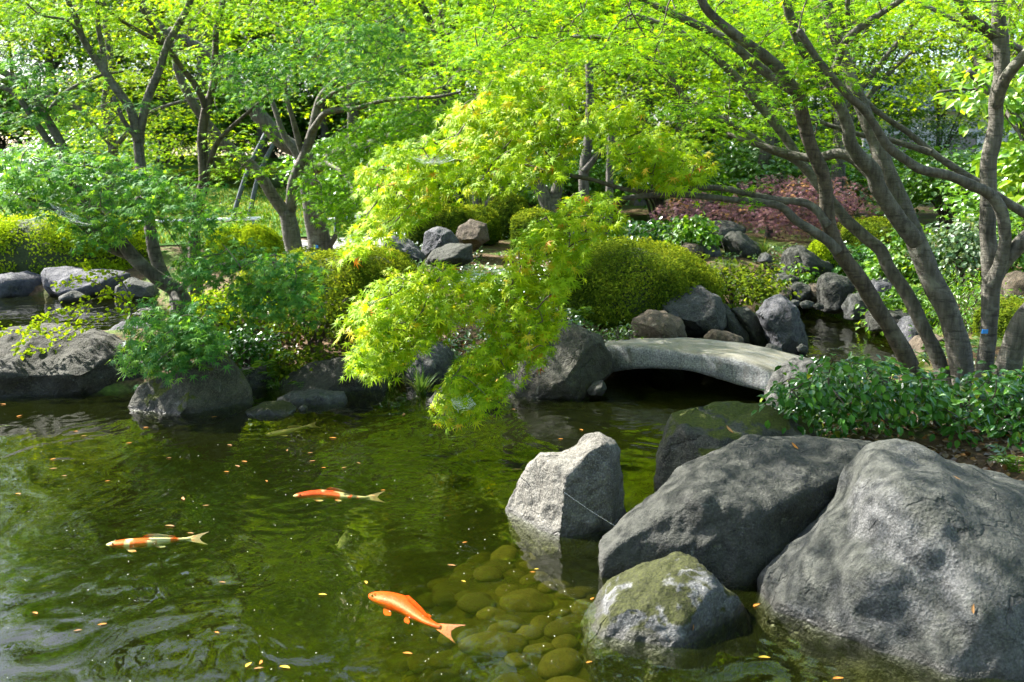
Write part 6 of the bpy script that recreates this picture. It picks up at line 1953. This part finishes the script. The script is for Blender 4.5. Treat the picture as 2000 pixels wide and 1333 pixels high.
def paint_dark(x, y, z, n, nb):
    c = np.tile(np.array([0.055, 0.065, 0.06]), (len(x), 1))
    return blend(c, (0.14, 0.15, 0.13), smooth(0.1, 0.5, n))


koi((722, 1161), (931, 1222), 'plain bright orange koi, the nearest and largest fish', 1, -0.25, paint_orange, 0.158, -0.060)
koi((208, 1064), (408, 1056), 'white koi with orange patches on its head and back', 2, 0.10, paint_spots, 0.135, -0.056)
koi((573, 969), (752, 957), 'red and white koi swimming under the reflection of the forked trunk', 3, -0.35, paint_red, 0.135, -0.056)
koi((519, 850), (633, 832), 'pale cream koi farthest out, near the flat stone', 4, 0.2, paint_cream, 0.12, -0.065)
koi((664, 1072), (690, 1030), 'small dark grey koi deep below the red and white one', 5, 0.1, paint_dark, 0.16, -0.16)

# ---------------------------------------------------------------- stones on the pond bed
rng = np.random.default_rng(31)
G_BED = 'submerged stones on the pond bed'
bed_specs = []
area = [(880, 1060), (1000, 1040), (1170, 1085), (1160, 1180), (1130, 1280), (1150, 1420), (640, 1420), (700, 1300), (800, 1180)]
taken = []
for tries in range(4000):
    q = sample_poly(area, 1, rng)[0]
    p = on_level(q[0], q[1], -0.26)
    r = rng.uniform(0.06, 0.10) if rng.uniform() < 0.4 else rng.uniform(0.10, 0.135)
    if all(math.hypot(p[0] - a, p[1] - b) > 0.74 * (r + c) for a, b, c in taken):
        taken.append((p[0], p[1], r))
    if len(taken) >= 84:
        break
for q in [(1255, 815), (1290, 822), (1235, 835), (1270, 850), (1200, 830), (1080, 810), (1120, 825), (1040, 822), (1150, 800), (1225, 800)]:
    p = on_level(q[0], q[1], -0.2)
    taken.append((p[0], p[1], rng.uniform(0.10, 0.17)))
protos_s = []
for i, (x, y, r) in enumerate(taken):
    if i < 6:
        v, f = sphere(10)
        v = v * np.array([1, 0.70 + 0.07 * i, 0.34])
        v = v + nrm(v) * (0.12 * fbm(v * 1.1 + i * 5, 2, i))[:, None]
        o = Geo().add(v, f).build('submerged_stone', M['stone_wet'])
        protos_s.append(o)
    else:
        o = protos_s[i % 6].copy()
        COL.objects.link(o)
    zb = ground_z(x, y)
    o.location = (x, y, min(zb + r * rng.uniform(-0.12, 0.10), -0.20 - r * 0.2))
    o.rotation_euler = (0, 0, rng.uniform(0, 6.28))
    o.scale = (r * rng.uniform(0.9, 1.25), r, r)
    far = i >= len(taken) - 10
    tag(o, 'dark rounded stone under the shallow water near the bridge' if far else 'smooth olive rounded stone lying under the clear water by the near boulders', 'stone', G_BED)

# ---------------------------------------------------------------- fallen leaves afloat
def float_leaf(mat, seed, w):
    rng = np.random.default_rng(seed)
    s = np.linspace(0, 1, 9)
    prof = w * np.sin(np.pi * s) ** 0.8 * (1 - 0.25 * s)
    g = Geo()
    cur = 0.10 * np.sin(s * 3.0)
    zz = 0.10 * (s - 0.5) ** 2
    rows = []
    for sg in (-1, -0.5, 0, 0.5, 1):
        rows.append(np.column_stack([s - 0.5, cur + sg * prof, zz + 0.10 * abs(sg) * prof / w * 0.5]))
    v = np.vstack(rows)
    I = np.arange(len(v)).reshape(5, 9)
    q = np.stack([I[:-1, :-1], I[:-1, 1:], I[1:, 1:], I[1:, :-1]], -1).reshape(-1, 4)
    g.add(v, q, 0, rng.uniform(0, 1))
    return g.build('fallen_leaf', M[mat])


FL = {'o': float_leaf('fallen_orange', 1, 0.20), 'y': float_leaf('fallen_yellow', 2, 0.22), 'b': float_leaf('fallen_brown', 3, 0.16)}
FW = {'o': 'orange', 'y': 'yellow', 'b': 'tan'}
FIRST = set()
FLOAT = [('y', 486, 1299, 26, 'lying nearest the bottom edge in a row of three'), ('o', 508, 1294, 22, 'uppermost of the row of three'), ('b', 505, 1306, 24, 'lowest of the row of three'), ('y', 556, 1304, 30, 'beside the row of three'),
         ('o', 796, 1277, 26, 'below the plain orange koi'), ('y', 630, 1162, 22, 'between the spotted koi and the plain orange koi'), ('y', 714, 1138, 18, 'just above the head of the plain orange koi'), ('b', 434, 1138, 18, 'alone in the open water below the spotted koi'),
         ('o', 423, 1236, 16, 'curled and round, alone in open water'), ('b', 359, 974, 26, 'above the dark trunk reflection'), ('b', 402, 988, 16, 'beside the dark trunk reflection'), ('b', 331, 1028, 26, 'right above the spotted koi'), ('b', 372, 1042, 18, 'touching the spotted koi near its tail'),
         ('o', 477, 902, 16, None), ('b', 463, 911, 18, None), ('o', 442, 922, 14, None), ('b', 610, 901, 16, None), ('o', 632, 914, 12, None), ('b', 672, 914, 14, None), ('b', 726, 969, 18, 'at the tail of the red and white koi'), ('o', 748, 958, 12, None),
         ('o', 104, 897, 16, None), ('b', 104, 916, 18, None), ('o', 35, 965, 16, None), ('b', 125, 930, 14, None), ('o', 252, 866, 14, None), ('o', 38, 813, 16, None), ('o', 6, 790, 14, None), ('b', 285, 835, 16, None), ('o', 418, 815, 14, None), ('b', 448, 870, 16, None),
         ('o', 650, 856, 18, None), ('b', 606, 885, 14, None), ('o', 285, 836, 12, None), ('o', 148, 843, 12, None), ('b', 163, 852, 14, None), ('b', 787, 810, 22, 'behind the tip of the yellow maple branch'), ('o', 880, 815, 16, None), ('b', 1002, 800, 12, None), ('o', 1135, 840, 14, None), ('b', 1010, 918, 28, 'by the standing pointed rock'),
         ('o', 908, 1060, 14, None), ('b', 882, 1105, 22, 'over the submerged stones'), ('y', 905, 1136, 14, None), ('o', 1040, 1118, 14, None), ('y', 1048, 1112, 12, None), ('o', 1157, 1170, 16, 'in the water beside the mossy stone'), ('o', 1151, 1294, 18, 'at the wet foot of the mossy stone'), ('o', 1637, 1326, 30, 'under the biggest boulder at the bottom edge'), ('o', 1478, 1183, 26, 'in the dark gap between two boulders'), ('y', 1493, 1285, 30, 'curled in the dark gap by the mossy stone'),
         ('o', 68, 1198, 20, None), ('o', 200, 1220, 22, None), ('b', 152, 1232, 20, None), ('o', 1095, 858, 12, None), ('b', 700, 905, 12, None), ('o', 850, 830, 12, None), ('b', 560, 880, 12, None), ('o', 210, 940, 12, None), ('b', 330, 895, 12, None), ('o', 520, 940, 12, None)]
rng = np.random.default_rng(3)
for k, px, py, w, lab in FLOAT:
    p = on_level(px, py, 0.004)
    o = FL[k]
    if k in FIRST:
        o = o.copy()
        COL.objects.link(o)
    FIRST.add(k)
    L = w / FPX * p[1] * 0.85
    o.location = p
    o.scale = (L, L, L)
    o.rotation_euler = (0, 0, rng.normal(0, 0.6))
    tag(o, 'fallen %s leaf floating %s' % (FW[k], lab) if lab else 'small fallen %s leaf floating on the open pond' % FW[k], 'leaf', 'fallen leaves floating on the pond')
# dry leaves caught on the near rocks
bpy.context.view_layer.update()
_dg = bpy.context.evaluated_depsgraph_get()
for k, px, py, w, lab in [('b', 1425, 840, 24, 'fallen tan leaf lying on the flat-topped mossy boulder'), ('o', 1552, 872, 20, 'fallen orange leaf near the crest of the long sloping boulder'), ('b', 1868, 935, 16, 'fallen tan leaf high on the biggest boulder'),
                          ('o', 1352, 1225, 16, 'fallen orange leaf stuck on the moss-capped stone'), ('b', 1902, 1190, 22, 'dry tan leaf halfway down the biggest boulder')]:
    d = ray(px, py)
    hit, loc, nor, _i, _o, _m = SC.ray_cast(_dg, Vector(EYE), Vector(d).normalized())
    if not hit or _o.name.split('.')[0] != 'boulder':
        continue
    o = FL[k].copy()
    COL.objects.link(o)
    L = w / FPX * loc.y
    o.scale = (L, L, L)
    o.rotation_euler = nor.to_track_quat('Z', 'X').to_euler()
    o.location = loc + nor * 0.004
    tag(o, lab, 'leaf', 'fallen leaves lying on the boulders')

# pale specks of pollen and dust on the water: nobody could count them
rng = np.random.default_rng(8)
q = sample_poly([(-40, 800), (900, 830), (1000, 1000), (1150, 1100), (1130, 1333), (-60, 1345)], 230, rng)
g = Geo()
a6 = np.linspace(0, 2 * math.pi, 6, endpoint=False)
for x, y in q:
    p = on_level(x, y, 0.003)
    r = 0.0012 * rng.uniform(0.6, 2.2)
    ring_ = np.column_stack([np.cos(a6) * r, np.sin(a6) * r, np.zeros(6)]) + p
    g.add(np.vstack([ring_, p + [0, 0, r * 0.5]]), [(i, (i + 1) % 6, 6) for i in range(6)])
tag(g.build('pollen', M['speck'], None, False), 'pale specks of pollen drifting on the pond', kind='stuff')

# ---------------------------------------------------------------- spider silk
def web(name, label, corners, dep, n, seed, r=0.0004):
    rng = np.random.default_rng(seed)
    g = Geo()
    C_ = at_many(corners, dep)
    k = len(C_)
    for i in range(n):
        a_, b_ = rng.choice(k, 2, replace=False)
        t0, t1 = rng.uniform(0, 1, 2)
        p = C_[a_] * (1 - t0) + C_[(a_ + 1) % k] * t0
        q_ = C_[b_] * (1 - t1) + C_[(b_ + 1) % k] * t1
        s = np.linspace(0, 1, 5)[:, None]
        l = p + (q_ - p) * s + np.array([0, 0, -1]) * (np.sin(s * math.pi) * 0.025)
        tube(g, l, r, 3, cap=False)
    o = g.build(name, M['silk'], None, False, origin=C_.mean(0))
    return tag(o, label, 'spider web', 'spider webs in the maple')


web('spider_web', 'white sheet web in the fork of the yellow branch over the big azalea', [(830, 535), (905, 520), (990, 525), (960, 545), (880, 548)], [6.3, 6.2, 6.1, 6.0, 6.1], 45, 1)
web('spider_web', 'thin grey sheet web between the two hanging lobes of the yellow branch', [(850, 620), (920, 612), (960, 600), (950, 632), (900, 628)], [6.2, 6.1, 6.0, 6.0, 6.1], 40, 2)
web('spider_web', 'small white web on the top lobe of the yellow branch', [(800, 305), (870, 300), (890, 312), (830, 316)], [5.9, 5.95, 5.85, 5.85], 40, 3)
web('spider_web', 'white web near the lowest tip of the yellow branch', [(880, 780), (915, 770), (930, 790), (895, 800)], [5.7, 5.7, 5.65, 5.65], 30, 4)
web('spider_web', 'grey web on the leaning blue-green maple above the hedge', [(95, 395), (150, 420), (185, 440), (120, 430)], [7.7, 7.75, 7.7, 7.65], 36, 5)
g = Geo()
A, B = at(1102, 962, 4.62), at(1222, 1040, 4.5)
s = np.linspace(0, 1, 8)[:, None]
tube(g, A + (B - A) * s + np.array([0, 0, -1]) * (np.sin(s * math.pi) * 0.006), 0.0005, 4, cap=False)
o = g.build('spider_thread', M['silk'], None, False, origin=A)
tag(o, 'single silk thread stretched across the standing pointed rock', 'spider thread')
